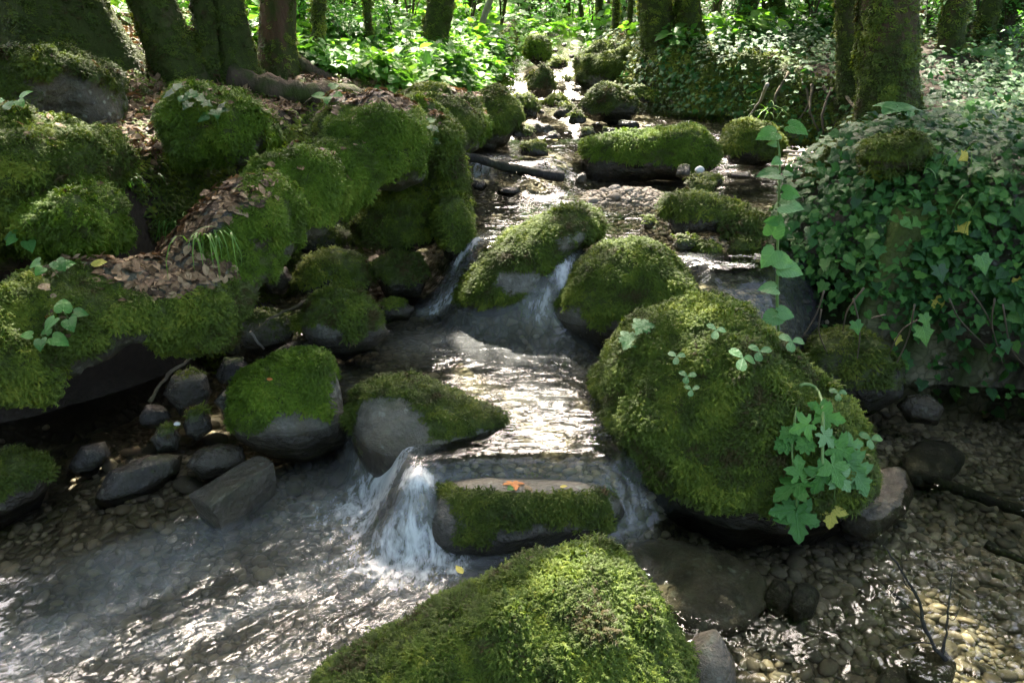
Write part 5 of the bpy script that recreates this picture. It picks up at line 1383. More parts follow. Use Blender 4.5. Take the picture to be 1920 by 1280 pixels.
wm = inb * vis * ~hollow * ~((X_ > 1.1) & (Y_ < 3.8)) * np.clip(.25 + nzs + .8 * steep, 0, 1) * sstep(9.5, 7, Y_)
cover('moss_carpet', 'moss growing over the slopes of both banks', 'moss', 'moss_far', MOSS['moss_far'], wm, 16000, (.022, .036), 61, .85, jit=.2)
wi = inb * vis * (TDR > .06) * sstep(3.6, 4.2, Y_) * sstep(9, 7, Y_) * np.clip(.45 + 1.2 * fbm(P3(X_ * 1.1, Y_ * 1.1, 9.0), 2, 44) + .3 * steep, 0, 1)
cover('ivy_carpet', 'small-leaved ivy draping the bank edge of the far pool', 'ivy', 'ivy', ivy_src, wi, 13000, (.022, .042), 62, .5, .8, (.01, .06))
wl_ = (TDL > .06) * vis * sstep(5.6, 5.2, Y_) * sstep(.45, .8, TN[:, 2]) * np.clip(.75 + 1.0 * fbm(P3(X_ * 1.6, Y_ * 1.6, 4.), 3, 15), .15, 1)
cover('leaf_litter', 'brown dead beech leaves strewn over the left terrace', 'leaves', 'litter', litter_src, wl_, 19000, (.025, .052), 63, .6, 0.0, (.004, .022), .35, 5.0)
carpet('ivy_carpet', 'carpet of small-leaved ivy on the slope past the far pool', 'ivy', 'ivy', ivy_src, (0.6, 6.5, 5.2, 11.0), 15000, (.03, .055), lambda x, y, dl, dr, r: (dr > .1) & (fbm(P3(x * .9, y * .9), 2, 3) > -.15), .08, 21)
carpet('herbs', 'low green herbs covering the forest floor behind the stream', 'herbs', 'herb', herb_src, (-9, 9, 5.0, 16), 9000, (.09, .20), lambda x, y, dl, dr, r: (fbm(P3(x * .7, y * .7, 2.), 2, 13) > -.12) & ((dl > .1) | (y > 6)), .04, 22)
carpet('herbs', 'pale sunlit herbs on the left bank above the cascade', 'herbs', 'herb', herb_src, (-1.6, 0.2, 4.9, 7.2), 3200, (.07, .14), lambda x, y, dl, dr, r: (dl > .05), .05, 23)
carpet('herbs', 'broad-leaved undergrowth in the far wood', 'herbs', 'herb', herb_src, (-22, 22, 12, 34), 9000, (.22, .5), lambda x, y, dl, dr, r: fbm(P3(x * .4, y * .4, 2.), 2, 14) > -.1, .1, 24)
carpet('leaf_litter', 'sparse dead leaves on the far forest floor', 'leaves', 'litter', litter_src, (-7, 7, 5.4, 10), 5000, (.04, .07), lambda x, y, dl, dr, r: np.maximum(dl, dr) > .3, .01, 32, .5)
# dead leaves caught on top of the moss mounds of the left bank
LP, LN = [], []
for o_, V_, F_ in BOULDERS:
    if (o_.name.startswith('moss_mound') or o_ is left_bank) and V_[:, 0].mean() < 0 and V_[:, 1].mean() < 5:
        n_ = np.cross(V_[F_[:, 1]] - V_[F_[:, 0]], V_[F_[:, 2]] - V_[F_[:, 0]]); n_ /= np.maximum(np.linalg.norm(n_, axis=1), 1e-9)[:, None]
        c_ = V_[F_].mean(1); ok_ = (n_[:, 2] > .6) & (fbm(c_ * 3.5, 3, 17) > -.1)
        if ok_.sum() > 10:
            k_ = rngv.choice(np.nonzero(ok_)[0], size=int(min(260 if o_ is left_bank else 40, ok_.sum() * .05))); LP.append(c_[k_]); LN.append(n_[k_])
pt_, mx_ = sample_tris(LV_, LF_, litb, 2300, rngv)
LP.append(pt_); LN.append(mx_(Nb))
LP = np.vstack(LP); LN = np.vstack(LN)
tag(scatter('leaf_litter', 'litter', litter_src, LP + LN * .008, euler_from_axes(rngv.normal(0, 1, LP.shape), LN + rngv.normal(0, .2, LP.shape)), rngv.uniform(.022, .045, len(LP)), rngv.random(len(LP))), 'dead leaves caught on the moss mounds of the left bank', 'leaves')
# single fallen leaves one can pick out
one_me = [make_mesh('fallen_leaf', V, F, M['litter_one']) for V, F in BEECH_SH]
rl = np.random.default_rng(8)
cnt = 0
while cnt < 150:
    p_ = hit(rl.uniform(0, 660), rl.uniform(190, 520)); x, y = p_[0], p_[1]
    g, dl, dr, _ = ground_height(np.array([x]), np.array([y]))
    if dl[0] < .3: continue
    o = link('fallen_leaf', one_me[cnt % 3], None, (x, y, g[0] + rl.uniform(.012, .03)), (rl.normal(0, .45), rl.normal(0, .45), rl.random() * 6.28), rl.uniform(.05, .075))
    tag(o, 'curled brown beech leaf lying on the litter of the left terrace', 'leaf', 'fallen leaves on the terrace'); cnt += 1

# ------------------------------------------------------------------ shrubs in the sunlit wood
shr = []
for s in range(5):
    rg = np.random.default_rng(60 + s)
    stems = []; cents = []
    for k in range(6):
        az = rg.random() * 6.28; e = np.array([math.cos(az) * rg.uniform(.3, .7), math.sin(az) * rg.uniform(.3, .7), rg.uniform(.9, 1.7)])
        c = curve_pts([(0, 0, -.05), e * np.array([.3, .3, .55]), e], 8); stems.append(tube_mesh(c, np.linspace(.014, .004, 8), 5, False))
        cents += [c[4], c[5], c[6], c[7]]
    cents = np.array(cents); parts = []
    for k in range(420):
        V, F = HERB_SH[k % 2]; c = cents[rg.integers(len(cents))] + rg.normal(0, .2, 3)
        c[2] = max(c[2], .12)
        R = np.array(Matrix.Rotation(rg.random() * 6.28, 3, 'Z') @ Matrix.Rotation(rg.normal(.25, .35), 3, 'Y') @ Matrix.Rotation(rg.normal(0, .35), 3, 'X'))
        parts.append((V * rg.uniform(.06, .12) @ R.T + c, F))
    V1, F1 = merge(stems); V2, F2 = merge(parts)
    shr.append((make_mesh('stems', V1, F1, M['bark'], True, {'moss': np.full(len(V1), .4)}), make_mesh('foliage', V2, F2, M['herb_one'], False)))
SHB = [(1030, 48, .8), (1012, 30, 1.0), (1050, 25, 1.2), (1030, 15, 1.4), (1028, 66, .45), (560, 75, .55), (620, 90, .5), (650, 110, .45), (740, 95, .5), (770, 60, .8), (640, 45, .9), (700, 40, 1.0), (880, 60, .9), (940, 50, 1.0), (1010, 40, 1.1), (1070, 45, 1.0), (1110, 50, .8), (1170, 45, 1.2), (1215, 60, .7), (1340, 50, .9), (1370, 70, .6),
       (1430, 40, 1.0), (1520, 60, .7), (1560, 40, 1.0), (1740, 60, .7), (1760, 100, .5), (1830, 50, .8), (1880, 80, .5), (1900, 130, .4), (1860, 30, 1.1), (580, 30, 1.2), (620, 20, 1.3), (820, 30, 1.3), (980, 20, 1.3), (1140, 25, 1.3), (1260, 25, 1.3), (1480, 20, 1.3), (1800, 20, 1.2)]
for i, (px_, py_, s) in enumerate(SHB):
    b = hit(px_, py_)
    r = link('shrub', None, None, b, (0, 0, i * 1.7), s * .6)
    tag(r, 'leafy light green shrub in the sunlit undergrowth behind the stream', 'shrub', 'shrubs of the sunlit wood')
    link('stems', shr[i % 5][0], r); f = link('foliage', shr[i % 5][1], r); f['kind'] = 'stuff'

for i in range(13):  # added shrubs, never in view, that cut low sky light from behind
    a = math.pi * (0.98 + 1.04 * i / 12.0)
    x, y = 5.2 * math.cos(a), -0.6 + 4.2 * math.sin(a)
    r = link('shrub', None, None, (x, y, gz(x, y)), (0, 0, i * 2.1), 2.3)
    tag(r, 'tall unseen shrub added behind the viewpoint to block low sky light', 'shrub', 'unseen light-blocking shrubs behind the viewpoint')
    link('stems', shr[i % 5][0], r); f = link('foliage', shr[i % 5][1], r); f['kind'] = 'stuff'

# ------------------------------------------------------------------ surface lookup on single boulders
from mathutils.bvhtree import BVHTree
_BV = {}
def surf(k, px_, py_, off=0.0):
    """point on boulder number k seen at a picture position, lifted off along the view"""
    if k not in _BV:
        _, V, F = BOULDERS[k]; _BV[k] = BVHTree.FromPolygons(V.tolist(), F.tolist())
    d = ray(px_, py_); d = d / np.linalg.norm(d)
    h = _BV[k].ray_cast(Vector((0, 0, CAM_H)), Vector(d.tolist()))
    if h[0] is None: return None, None
    return np.array(h[0]) - d * off, np.array(h[1])
def leaf_to(name, me, parent, org, p, xdir, zdir, s):
    return link(name, me, parent, np.asarray(p) - org, euler_from_axes(np.array([xdir], float), np.array([zdir], float))[0], s)
lob_me = make_mesh('leaf', *LOBED_SH, M['herb_one']); lob_pale = make_mesh('leaf', *LOBED_SH, M['pale_herb']); heart_me = make_mesh('leaf', *HEART_SH, M['pale_herb']); tri_me = make_mesh('leaflet', *TRI_SH, M['pale_herb']); lob_yel = make_mesh('leaf', *LOBED_SH, M['yellow_leaf'])
heart_g = make_mesh('leaf', *HEART_SH, M['herb_one'])
def stem(parent, org, pts, r0, r1, name='stem', mat='stem', n=14):
    V, Fs = tube_mesh(curve_pts(pts, n), np.linspace(r0, r1, n), 6)
    return link(name, make_mesh(name, V - org, Fs, M[mat]), parent)
# plant hanging down the largest boulder
RB = 1
def sp(x, y, off=.03):
    p, _ = surf(RB, x, y, off)
    return p if p is not None else at_y(x, y, 2.0)
org = sp(1490, 725, 0)
pl = link('hanging_plant', None, loc=org); tag(pl, 'lobed-leaf plant with arching stem hanging down the largest boulder', 'plant')
def front(x, y, yy): return at_y(x, y, yy)
stem(pl, org, [sp(1492, 735, 0), sp(1505, 720, .05), sp(1530, 728, .09), sp(1543, 765, .09), sp(1542, 850, .07), sp(1543, 875, .06)], .006, .004)
stem(pl, org, [sp(1495, 745, 0), sp(1490, 790, .04), sp(1485, 850, .05), sp(1493, 900, .06), front(1493, 962, 1.86)], .004, .0025)
stem(pl, org, [sp(1493, 895, .06), sp(1515, 898, .07), sp(1530, 890, .07)], .002, .0015)
stem(pl, org, [sp(1543, 870, .06), sp(1565, 900, .05), front(1562, 945, 1.9)], .002, .0015)
Zc = np.array([0, -.75, .65])
for x, y, s, xd, m, yy in [(1493, 962, .085, (0, -.3, -1), lob_me, 1.84), (1488, 955, .075, (-1, -.3, .1), lob_me, 1.85), (1500, 962, .075, (1, -.2, -.5), lob_me, 1.85), (1495, 905, .085, (-.9, -.3, -.1), lob_me, None), (1500, 890, .06, (.1, 0, .9), lob_me, None),
                           (1543, 780, .065, (.9, -.2, -.1), lob_me, None), (1545, 770, .05, (-.3, -.3, .5), lob_me, None), (1515, 795, .06, (-.9, -.2, -.3), lob_me, None), (1545, 815, .05, (.6, -.3, -.5), lob_pale, None), (1570, 840, .075, (.9, -.3, -.2), lob_me, None),
                           (1585, 865, .08, (.7, -.3, -.6), lob_pale, None), (1600, 880, .075, (.5, -.3, -.8), lob_pale, None), (1560, 870, .07, (.2, -.3, -.9), lob_me, None), (1545, 885, .07, (-.4, -.3, -.8), lob_me, None), (1590, 835, .05, (.9, -.2, .3), lob_pale, None),
                           (1560, 950, .065, (-.1, -.2, -1), lob_yel, 1.9), (1610, 900, .05, (.3, -.3, -.9), lob_pale, None), (1570, 890, .06, (.6, -.3, -.7), lob_pale, None)]:
    p = sp(x, y, .07) if yy is None else front(x, y, yy)
    leaf_to('leaf', m, pl, org, p, xd, Zc + rngv.normal(0, .18, 3), s)
# fine-cut herb below it
for x, y in [(1470, 830), (1510, 830), (1480, 810)]:
    for a in range(5):
        an = a * .6 - 2.6
        leaf_to('leaf', lob_me, pl, org, sp(x, y, .05), (math.cos(an), -.2, math.sin(an)), (0, -.7, .7), .035)
# little herbs on top of it
HB = [(1200, 630, 'lobed', .045, 'pale lobed leaf on the upper left of the largest boulder'), (1178, 655, 'lobed', .05, 'white-green lobed leaf at the left shoulder of the largest boulder'), (1262, 688, 'tri', .03, 'tiny three-leaved herb on the boulder left of centre'), (1282, 725, 'tri', .03, 'tiny herb below the three-leaved one'),
      (1385, 692, 'tri', .05, 'pale three-leaved sprig in the middle of the boulder'), (1415, 680, 'tri', .038, 'smaller pale sprig right of the three-leaved one'), (1475, 660, 'tri', .045, 'sprig near the upper right edge of the boulder'), (1270, 558, 'tri', .04, 'pale sprig at the top of the largest boulder'),
      (1620, 840, 'tri', .04, 'pale clover-like sprig at the boulder edge right of the hanging plant'), (1290, 750, 'tri', .025, 'third tiny herb down the boulder side'), (1560, 755, 'tri', .03, 'pale sprig beside the arching stem'), (1335, 640, 'tri', .035, 'green sprig high on the front of the boulder')]
for x, y, t_, s, lab in HB:
    p, nn = surf(RB, x, y, 0)
    if p is None: continue
    r = link('herb_sprig', None, loc=p); tag(r, lab, 'herb')
    tipp = p + np.array([0, -.03, .05])
    stem(r, p, [p, (p + tipp) / 2 + np.array([.005, 0, .008]), tipp], .0018, .0012, n=6)
    if t_ == 'lobed':
        for a in (0, 2.1, 4.2): leaf_to('leaf', lob_pale, r, p, tipp, (math.cos(a), math.sin(a), 0), (0, -.35, .9), s)
    else:
        for a in (.3, 2.3, 4.4): leaf_to('leaf', tri_me, r, p, tipp, (math.cos(a), math.sin(a), -.1), (rngv.normal(0, .2), -.4, .85), s)
# tall leafy stalk behind the largest boulder
yb = 2.52
org = at_y(1458, 640, yb)
tp_ = link('tall_plant', None, loc=org); tag(tp_, 'tall leafy stalk with large toothed leaves in front of the right bank', 'plant')
_b = at_y(1458, 660, yb)
stem(tp_, org, [np.array([_b[0] + .02, _b[1] + .03, gz(_b[0], _b[1]) - .02]), _b, at_y(1457, 560, yb), at_y(1458, 470, yb), at_y(1460, 380, yb), at_y(1462, 300, yb), at_y(1455, 245, yb)], .006, .003, n=20)
for x, y, s, xd, zd, m in [(1460, 325, .12, (-1, -.2, -.05), (.1, -.45, .9), heart_me), (1470, 325, .05, (1, -.3, -.1), (0, -.3, .9), heart_me), (1455, 248, .11, (-1, -.2, -.05), (0, -.4, .9), heart_g), (1480, 235, .10, (1, -.3, -.25), (.2, -.5, .8), heart_g), (1462, 300, .05, (-.6, -.4, 0), (0, -.5, .8), heart_me), (1455, 270, .05, (-.9, -.3, .1), (0, -.5, .8), heart_me),
                           (1448, 440, .10, (.1, -.3, .9), (-.2, -.8, .3), heart_me), (1452, 470, .13, (-.6, -.4, -.6), (0, -.75, .6), heart_me), (1455, 485, .09, (.9, -.3, -.3), (.1, -.6, .7), heart_me), (1465, 385, .13, (1, -.3, 0), (0, -.45, .9), heart_me), (1470, 360, .09, (.7, -.4, .3), (.1, -.6, .7), heart_g),
                           (1465, 500, .11, (1, -.3, -.05), (.1, -.4, .9), heart_me), (1455, 540, .09, (-1, -.3, .05), (0, -.35, .9), heart_me), (1458, 590, .13, (-.95, -.4, -.1), (0, -.4, .9), heart_me), (1460, 585, .10, (.95, -.3, .1), (0, -.4, .9), heart_me), (1456, 415, .07, (-.7, -.4, .3), (0, -.6, .7), heart_g)]:
    xd = np.array(xd) + rngv.normal(0, .2, 3); s = s * rngv.uniform(.8, 1.1)
    leaf_to('leaf', m, tp_, org, at_y(x, y, yb - .02), xd, np.array(zd) * [1, 1.5, .9] + rngv.normal(0, .15, 3), s * .66)
# pale plant by the big trunk
org = hit(1680, 262); tpp = at_y(1683, 200, org[1] - .1)
wp = link('pale_plant', None, loc=org); tag(wp, 'small plant with whitish leaf rosette before the big trunk', 'plant')
stem(wp, org, [org, (org + tpp) / 2, tpp], .004, .003, n=6)
for a in range(5): leaf_to('leaf', heart_me, wp, org, tpp, (math.cos(a * 1.256), math.sin(a * 1.256), 0), (0, -.2, .95), .11)
# lone broad leaves above the ivy on the right
for x, y, s, lab in [(1840, 95, .12, 'lone broad leaf high at the upper right'), (1830, 195, .11, 'broad leaf lit among the right ivy'), (1790, 285, .10, 'broad pale leaf low over the right ivy'), (1900, 330, .11, 'broad leaf at the right frame edge over the ivy')]:
    b = hit(x, y + 25)
    t2 = at_y(x, y, b[1] - .05)
    r = link('herb_sprig', None, loc=b); tag(r, lab, 'herb')
    stem(r, b, [b, (b + t2) / 2, t2], .003, .002, n=6)
    leaf_to('leaf', heart_g, r, b, t2, (.8, -.4, -.1), (0, -.45, .9), s); leaf_to('leaf', heart_g, r, b, t2, (-.7, -.4, -.1), (0, -.45, .9), s * .7)

# ------------------------------------------------------------------ grass tufts
def grass_tuft(p, n, L, lab, seed, spread=.05, dirx=None, bend=(0.6, 1.9)):
    rg = np.random.default_rng(seed)
    parts = []
    for k in range(n):
        az = rg.random() * 6.28 if dirx is None else dirx + rg.normal(0, .8)
        V, F = blade(L * rg.uniform(.4, 1.25), rg.uniform(*bend), az, .0028 * rg.uniform(.7, 1.3))
        parts.append((V + np.array([rg.normal(0, spread), rg.normal(0, spread), -.01]), F))
    V, F = merge(parts)
    me = make_mesh('grass_tuft', V, F, M['grass_one'], True)
    o = link('grass_tuft', me, None, p); tag(o, lab, 'grass')
    o['kind'] = 'stuff'
    return o
M['grass_one'] = mat_leaf('grass_single', [(0.06, 0.15, 0.02), (0.08, 0.19, 0.03), (0.12, 0.23, 0.04)], 0.45, 0.35, 0.35, tint=False)
def bp(lab_part, x, y):
    for k, (o, V, F) in enumerate(BOULDERS):
        if lab_part in o.get('label', '') or (o is left_bank and 'grass' in lab_part):
            p, nn = surf(k, x, y, 0)
            return p if p is not None else hit(x, y)
grass_tuft(bp('drooping grass tuft', 335, 420), 60, .16, 'drooping bright grass tuft on the bank shoulder', 1, .032, -1.2, (1.0, 2.7))
grass_tuft(bp('drooping grass tuft', 390, 440), 24, .13, 'small grass tuft right of the drooping one', 2, .03, -1.0, (1.4, 2.6))
grass_tuft(hit(235, 345), 30, .17, 'thin pale grass between the moss mounds', 3, .05)
grass_tuft(hit(215, 300), 20, .16, 'wispy grass behind the fresh green mound', 4, .05)
grass_tuft(hit(470, 298), 40, .08, 'short grass on the rounded moss hump', 5, .05)
p_, _ = surf(len(BOULDERS) - 1, 1740, 310, 0)
if p_ is None: p_ = hit(1740, 310)
grass_tuft(p_, 60, .15, 'upright grass blades in the ivy below the big trunk', 6, .09, None, (.3, 1.4))
p_, _ = surf(len(BOULDERS) - 1, 1840, 380, 0)
grass_tuft(p_ if p_ is not None else hit(1840, 380), 10, .16, 'few arching grass blades at the right of the ivy', 7, .03, None, (1.2, 2.4))
grass_tuft(hit(820, 160), 60, .15, 'sun-bleached grass tuft on the bright left bank', 8, .06)
grass_tuft(hit(1440, 215), 40, .24, 'long grass leaning over the far pool edge', 9, .08)
# ------------------------------------------------------------------ logs, twigs, branches
def wood(name, cat, label, pts, r0, r1, mat, n=18, knob=.12, seg=9, extra=()):
    pts = np.asarray(pts, float); org = pts[0].copy()
    c = curve_pts(pts, n) if len(pts) > 2 else np.linspace(pts[0], pts[-1], n)
    rg = np.random.default_rng(abs(hash(label)) % 1000 if False else len(label) * 7)
    rad_ = np.linspace(r0, r1, n) * (1 + knob * rg.normal(0, 1, n))
    c = c + rg.normal(0, min(r0 * .25, .0022), c.shape)
    V, Fs = tube_mesh(c, rad_, seg)
    parts = [(V, Fs)]
    for (i, tip_, rr) in extra:
        parts.append(tube_mesh(curve_pts([c[i], (c[i] + np.asarray(tip_)) / 2 + rg.normal(0, .01, 3), tip_], 8), np.linspace(rr, rr * .4, 8), 5))
    V, Fs = merge(parts)
    o = link(name, make_mesh(name, V - org, Fs, M[mat], True, {'moss': np.full(len(V), .45)}), None, org)
    return tag(o, label, cat)
wood('log', 'log', 'black wet log slanting across the rapids', [at(835, 286, .72), at(900, 300, .66), at(960, 316, .60), at(1012, 325, .58), at(1055, 332, .55)], .022, .032, 'dead_wood', knob=.08)
wood('twig', 'twig', 'long bare twig lying over the grey slab', [at(478, 618, .30), at(520, 590, .34), at(560, 572, .36), at(585, 555, .38), at(608, 540, .42)], .006, .002, 'twig', extra=((10, at(600, 572, .38), .002),))
wood('twig', 'twig', 'bent bark-peeled twig leaning on the lichen-streaked stone', [at(280, 755, .14), at(305, 715, .2), at(330, 690, .24), at(370, 665, .26), at(420, 650, .3), at(440, 640, .32)], .007, .004, 'twig')
wood('twig', 'twig', 'short pale stick resting against the grey slab', [at(470, 622, .26), at(482, 640, .21), at(494, 654, .17)], .005, .005, 'pale_twig', n=6)
wood('branch', 'branch', 'bare dark branch rising from the right pool, taller of two', [at(1772, 1238, 0.0), at(1740, 1190, .06), at(1720, 1120, .14), at(1690, 1070, .20), at(1655, 1020, .26)], .0055, .0015, 'dead_wood', extra=((6, at(1650, 1090, .2), .0018), (9, at(1690, 1040, .24), .0015), (3, at(1680, 1215, .08), .002)))
wood('branch', 'branch', 'thin dark twig standing beside the bare branch', [at(1765, 1230, 0.0), at(1775, 1180, .05), at(1780, 1120, .1), at(1788, 1060, .15)], .004, .001, 'dead_wood', extra=((8, at(1800, 1140, .1), .0015), (11, at(1770, 1075, .14), .001)))
wood('branch', 'branch', 'drowned branch on the bed of the right pool', [at(1720, 890, -.05), at(1790, 915, -.05), at(1860, 940, -.05), at(1950, 970, -.05)], .022, .018, 'dead_wood')
wood('branch', 'branch', 'second drowned stick near the right frame edge', [at(1850, 1020, -.04), at(1890, 1040, -.04), at(1950, 1060, -.04)], .014, .012, 'dead_wood', n=8)
wood('branch', 'branch', 'mossy stick sunk under the largest boulder edge', [at(1545, 985, -.01), at(1590, 965, .0), at(1650, 945, .01)], .010, .006, 'twig', n=8)
wood('twig', 'twig', 'bleached twig lying in the brook below the roots', [at(1480, 290, .64), at(1510, 296, .64), at(1540, 305, .64)], .008, .005, 'pale_twig', n=8)
wood('twig', 'twig', 'second bleached twig touching the first', [at(1470, 283, .65), at(1505, 285, .66), at(1560, 286, .66)], .007, .004, 'pale_twig', n=8)
wood('twig', 'twig', 'brown stick rising to the roots of the big trunk', [at(1525, 275, .68), at(1550, 262, .74), at(1575, 245, .82)], .009, .006, 'twig', n=8)
wood('branch', 'branch', 'bare pale branch dipping into the far pool', [at(1438, 158, .98), at(1425, 190, .86), at(1405, 218, .73)], .011, .005, 'pale_twig', n=10, extra=((5, at(1415, 215, .74), .003),))
wood('branch', 'branch', 'fallen pale branch lit on the ivy slope', [hit(1385, 35) + [0, 0, .15], hit(1410, 50) + [0, 0, .12], hit(1440, 12) + [0, 0, .5]], .03, .015, 'pale_twig', n=10)
wood('branch', 'branch', 'thin branch bridging the small upstream fall', [at(1030, 134, .86), at(1050, 132, .86), at(1075, 131, .86)], .018, .014, 'twig', n=8)
wood('branch', 'branch', 'pale forked branch arching over the bright herbs', [hit(895, 70), hit(895, 70) + [.15, 0, .35], hit(895, 70) + [.4, 0, .6], hit(895, 70) + [.45, 0, 1.1]], .03, .012, 'pale_twig', n=12)
wood('root', 'root', 'mossy surface root running from the left clump to the bank', [hit(445, 165) + [0, 0, .05], hit(510, 185) + [0, 0, .05], hit(580, 196) + [0, 0, .05], hit(650, 195) + [0, 0, .05], hit(720, 200) + [0, 0, 0]], .07, .05, 'bark', n=24, knob=.15)
o_ = bpy.data.objects[-1] if False else None
for a, b, c in [((545, 128), (570, 140), (620, 150)), ((600, 90), (620, 110), (640, 125)), ((545, 110), (575, 112), (600, 118))]:
    wood('root', 'root', {545: 'mossy root curling right from the rust-brown trunk', 600: 'mossy root beside the thin red-brown trunk'}[a[0]] if a[1] != 110 else 'upper mossy root between the rust-brown and the thin trunk', [hit(*a) + [0, 0, .06], hit(*b) + [0, 0, .05], hit(*c)], .05, .03, 'bark', n=12)
for i, (x0, y0, x1, y1) in enumerate([(1500, 170, 1490, 225), (1520, 180, 1535, 240), (1540, 185, 1560, 235), (1555, 190, 1545, 245), (1580, 200, 1595, 250), (1475, 160, 1450, 215)]):
    p0 = hit(x0, y0 - 12) + np.array([0, -.02, .03]); p1 = at_y(x1, y1 + 8, hit(x1, y1 + 8)[1] - .03)
    wood('root', 'root', ['tangled root hanging over the brook, first from the far pool', 'second hanging root beside the far pool', 'third hanging root, bent towards the big trunk', 'fourth hanging root above the bleached twigs', 'hanging root closest to the big trunk', 'thin root dangling over the far pool edge'][i],
         [p0, (p0 + p1) / 2 + np.array([.05 * (-1) ** i, -.05, 0]), p1], .010, .005, 'twig', n=10)

# ------------------------------------------------------------------ pebbles and gravel
peb = []
for s in range(10):
    rg = np.random.default_rng(400 + s)
    S, F = ico(2)
    V = S * np.array([1.0, rg.uniform(.65, .95), rg.uniform(.35, .6)]) 
    V = V * (1 + 0.22 * fbm(S * 1.3 + s * 5, 3, s))[:, None]
    peb.append((V, F))
peb_me = [make_mesh('pebble', V, F, M['pebble']) for V, F in peb]
grav_src = [source('gravel_shape', V, F, M['gravel']) for V, F in peb[:6]]
rp = np.random.default_rng(19)
def put_pebbles(n, region, size, label, group, test=None, taken=None):
    done = 0; tries = 0; taken = [] if taken is None else taken
    while done < n and tries < 20000:
        tries += 1
        px_, py_ = rp.uniform(region[0], region[1]), rp.uniform(region[2], region[3])
        p = hit(px_, py_, 9)
        s = rp.uniform(*size)
        if test is not None and not test(p): continue
        if any((p[0] - q[0]) ** 2 + (p[1] - q[1]) ** 2 < ((s + q[2]) * .72) ** 2 for q in taken): continue
        taken.append((p[0], p[1], s))
        o = link('pebble', peb_me[rp.integers(10)], None, (p[0], p[1], p[2] + s * .18), (rp.normal(0, .18), rp.normal(0, .18), rp.random() * 6.28), (s, s * rp.uniform(.8, 1.1), s))
        tag(o, label, 'pebble', group); done += 1
bedt = lambda p: abs(gz(p[0], p[1]) - float(water_level(p[0], p[1]))) < .2
put_pebbles(190, (1380, 1930, 880, 1290), (.012, .036), 'smooth buff pebble on the bed of the clear right pool', 'pebbles of the right pool', bedt)
put_pebbles(30, (1085, 1180, 340, 415), (.015, .042), 'grey or brown pebble on the upper gravel bar', 'pebbles of the gravel bar', bedt)
put_pebbles(46, (120, 640, 770, 960), (.02, .055), 'dark wet cobble in the shallows along the left shore', 'cobbles of the left shallows', bedt)
white = link('pebble', peb_me[3], None, at(1312, 318, .62), (0, 0, .4), (.028, .026, .034)); tag(white, 'white round pebble on top of a mossy stone', 'pebble')
tw = NT('white_pebble'); M['white'] = tw.done(tw.bsdf(tw.mix(tw.noise(20.0), (.55, .54, .5), (.75, .74, .7)), .5, .3))
mw = peb_me[3].copy(); mw.materials.clear(); mw.materials.append(M['white']); white.data = mw
w2 = link('pebble', mw, None, at(332, 794, .13), (0, 0, .1), .012); tag(w2, 'tiny white pebble on the dark left stones', 'pebble')
rg = np.random.default_rng(23)
xs = np.concatenate([rg.uniform(.2, 2.5, 7500), rg.uniform(-2.1, .3, 2500), rg.normal(BAR[0], .32, 4200), rg.uniform(-1.2, 1.9, 3500)]); ys = np.concatenate([rg.uniform(1.15, 3.0, 7500), rg.uniform(1.2, 2.7, 2500), rg.normal(BAR[1], .22, 4200), rg.uniform(2.6, 6.2, 3500)])
g, dl, dr, W_ = ground_height(xs, ys)
ok = np.maximum(dl, dr) < .12
Pv = np.stack([xs, ys, g + .001], 1)[ok]; m_ = len(Pv)
gr = scatter('gravel', 'gravel', grav_src, Pv, np.stack([rg.normal(0, .25, m_), rg.normal(0, .25, m_), rg.random(m_) * 6.28], 1), rg.uniform(.006, .020, m_) * np.where(rg.random(m_) < .2, 1.5, 1) * np.where(ys[ok] > 3.6, .75, 1), rg.random(m_))
tag(gr, 'fine gravel covering the bed of the brook', 'gravel')

# ------------------------------------------------------------------ single coloured leaves on stones
def lay(mesh, k, x, y, s, lab, z=None):
    p, nn = surf(k, x, y, .012) if k is not None else (at(x, y, z), np.array([0, 0, 1.0]))
    if p is None: p, nn = at(x, y, .2), np.array([0, 0, 1.0])
    o = link('fallen_leaf', mesh, None, p, euler_from_axes(np.array([[rp.normal(), rp.normal(), .1]]), np.array([nn + np.array([0, -.1, .3])]))[0], s)
    return tag(o, lab, 'leaf')
orange = make_mesh('fallen_leaf', *BEECH_SH[1], M['orange_leaf']); yel = make_mesh('fallen_leaf', *BEECH_SH[0], M['yellow_leaf']); orl = make_mesh('fallen_leaf', *LOBED_SH, M['orange_leaf'])
lay(orange, 0, 1088, 1166, .028, 'orange leaf on the foreground boulder')
lay(orange, 0, 1045, 1250, .018, 'small red leaf low on the foreground boulder')
lay(orange, 0, 1033, 1108, .016, 'tiny reddish leaf near the top of the foreground boulder')
lay(yel, 0, 868, 1075, .03, 'yellow blade-like leaf at the left rim of the foreground boulder')
lay(orl, 2, 962, 903, .045, 'orange maple-like leaf on the stone sill')
lay(one_me[1], 2, 985, 908, .035, 'brown leaf beside the orange one on the sill')
lay(heart_g, 2, 953, 914, .022, 'small green leaf below the orange one on the sill')
lay(yel, 2, 1050, 912, .022, 'small yellow leaf on the flat top of the sill')
lay(one_me[0], 1, 1258, 608, .035, 'pinkish dead leaf near the top of the largest boulder')
lay(orange, 7, 1073, 515, .02, 'orange leaf stuck to the edge of the midstream dome')
lay(yel, None, 1038, 262, .04, 'yellow leaf on a cascade stone', .70)
lay(orange, 4, 500, 710, .02, 'little brown-orange leaf on the bright green cap')
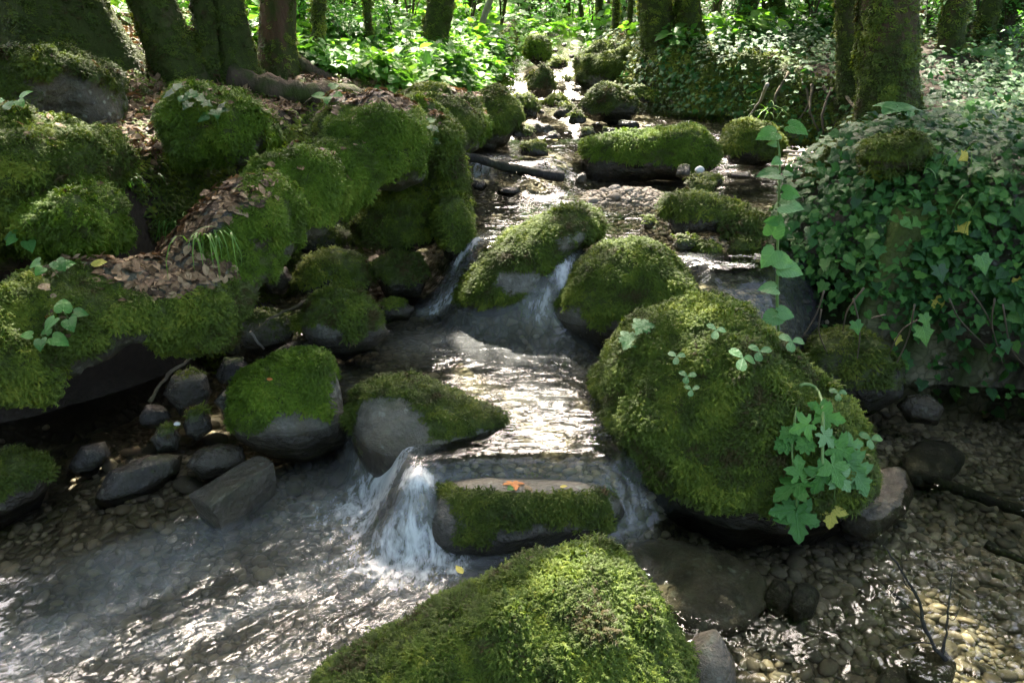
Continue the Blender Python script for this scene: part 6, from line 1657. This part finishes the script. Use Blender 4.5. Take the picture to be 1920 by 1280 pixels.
for i, (x, y, lab) in enumerate([(170, 495, 'yellowish-green leaf lying on the ledge edge'), (70, 540, 'pinkish brown leaf on the ledge lip'), (95, 590, 'rust-coloured leaf hanging in the ledge moss'), (133, 626, 'tan leaf caught low in the moss curtain')]):
    k = BANK_K
    p, nn = surf(k, x, y, .03)
    if p is None: p = hit(x, y) + np.array([0, 0, .02])
    o = link('fallen_leaf', [yel, one_me[0], orange, one_me[2]][i], None, p, (.5, .3 * i, i), .055); tag(o, lab, 'leaf')
# ivy seedlings and small herbs on the left terrace
for i, (x, y, lab) in enumerate([(375, 215, 'dark ivy sprig on the rounded moss boulder'), (410, 235, 'second ivy sprig low on the rounded moss boulder'), (350, 200, 'ivy sprig at the left end of the rounded moss boulder'), (110, 520, 'small green herb on the ledge near the left edge'), (135, 605, 'blue-green sprig hanging at the ledge'), (95, 650, 'single round green leaf in the hanging moss'),
                                 (800, 255, 'ivy sprig on the front of the leaning moss block'), (800, 290, 'lower ivy sprig on the leaning moss block'), (175, 460, 'tiny herb on the sunlit litter'), (60, 470, 'sunlit herb at the left frame edge'), (25, 520, 'pale herb below the sunlit one'), (620, 195, 'white-lit leaf pair on the mossy root'), (40, 215, 'pale herb patch at the upper left mound')]):
    b = None
    for j in range(len(BOULDERS) - 1, -1, -1):
        if BOULDERS[j][0].name.startswith('moss_mound') or j == BANK_K:
            V = BOULDERS[j][1]; qx_, qy_, _ = project(V)
            if qx_.min() < x < qx_.max() and qy_.min() < y < qy_.max():
                p, nn = surf(j, x, y, .015)
                if p is not None and (b is None or p[1] < b[1]): b = p
    if b is None: b = hit(x, y) + np.array([0, 0, .01])
    r = link('herb_sprig', None, loc=b); tag(r, lab, 'herb')
    tipp = b + np.array([0, -.03, .05])
    stem(r, b, [b, (b + tipp) / 2, tipp], .0015, .001, n=5)
    for q in range(5 if 'ivy' in lab else 4):
        a = q * 1.4 + i; o3 = np.array([math.cos(a) * .03, math.sin(a) * .02, rp.uniform(-.02, .02)])
        leaf_to('leaf', ivy_me[q % 3] if 'ivy' in lab else heart_g, r, b, tipp + o3, (math.cos(a), math.sin(a) - .3, -.3), (rp.normal(0, .2), -.5, .8), rp.uniform(.03, .05))
print('instances', SCAT_COUNT, 'objects', len(bpy.data.objects))
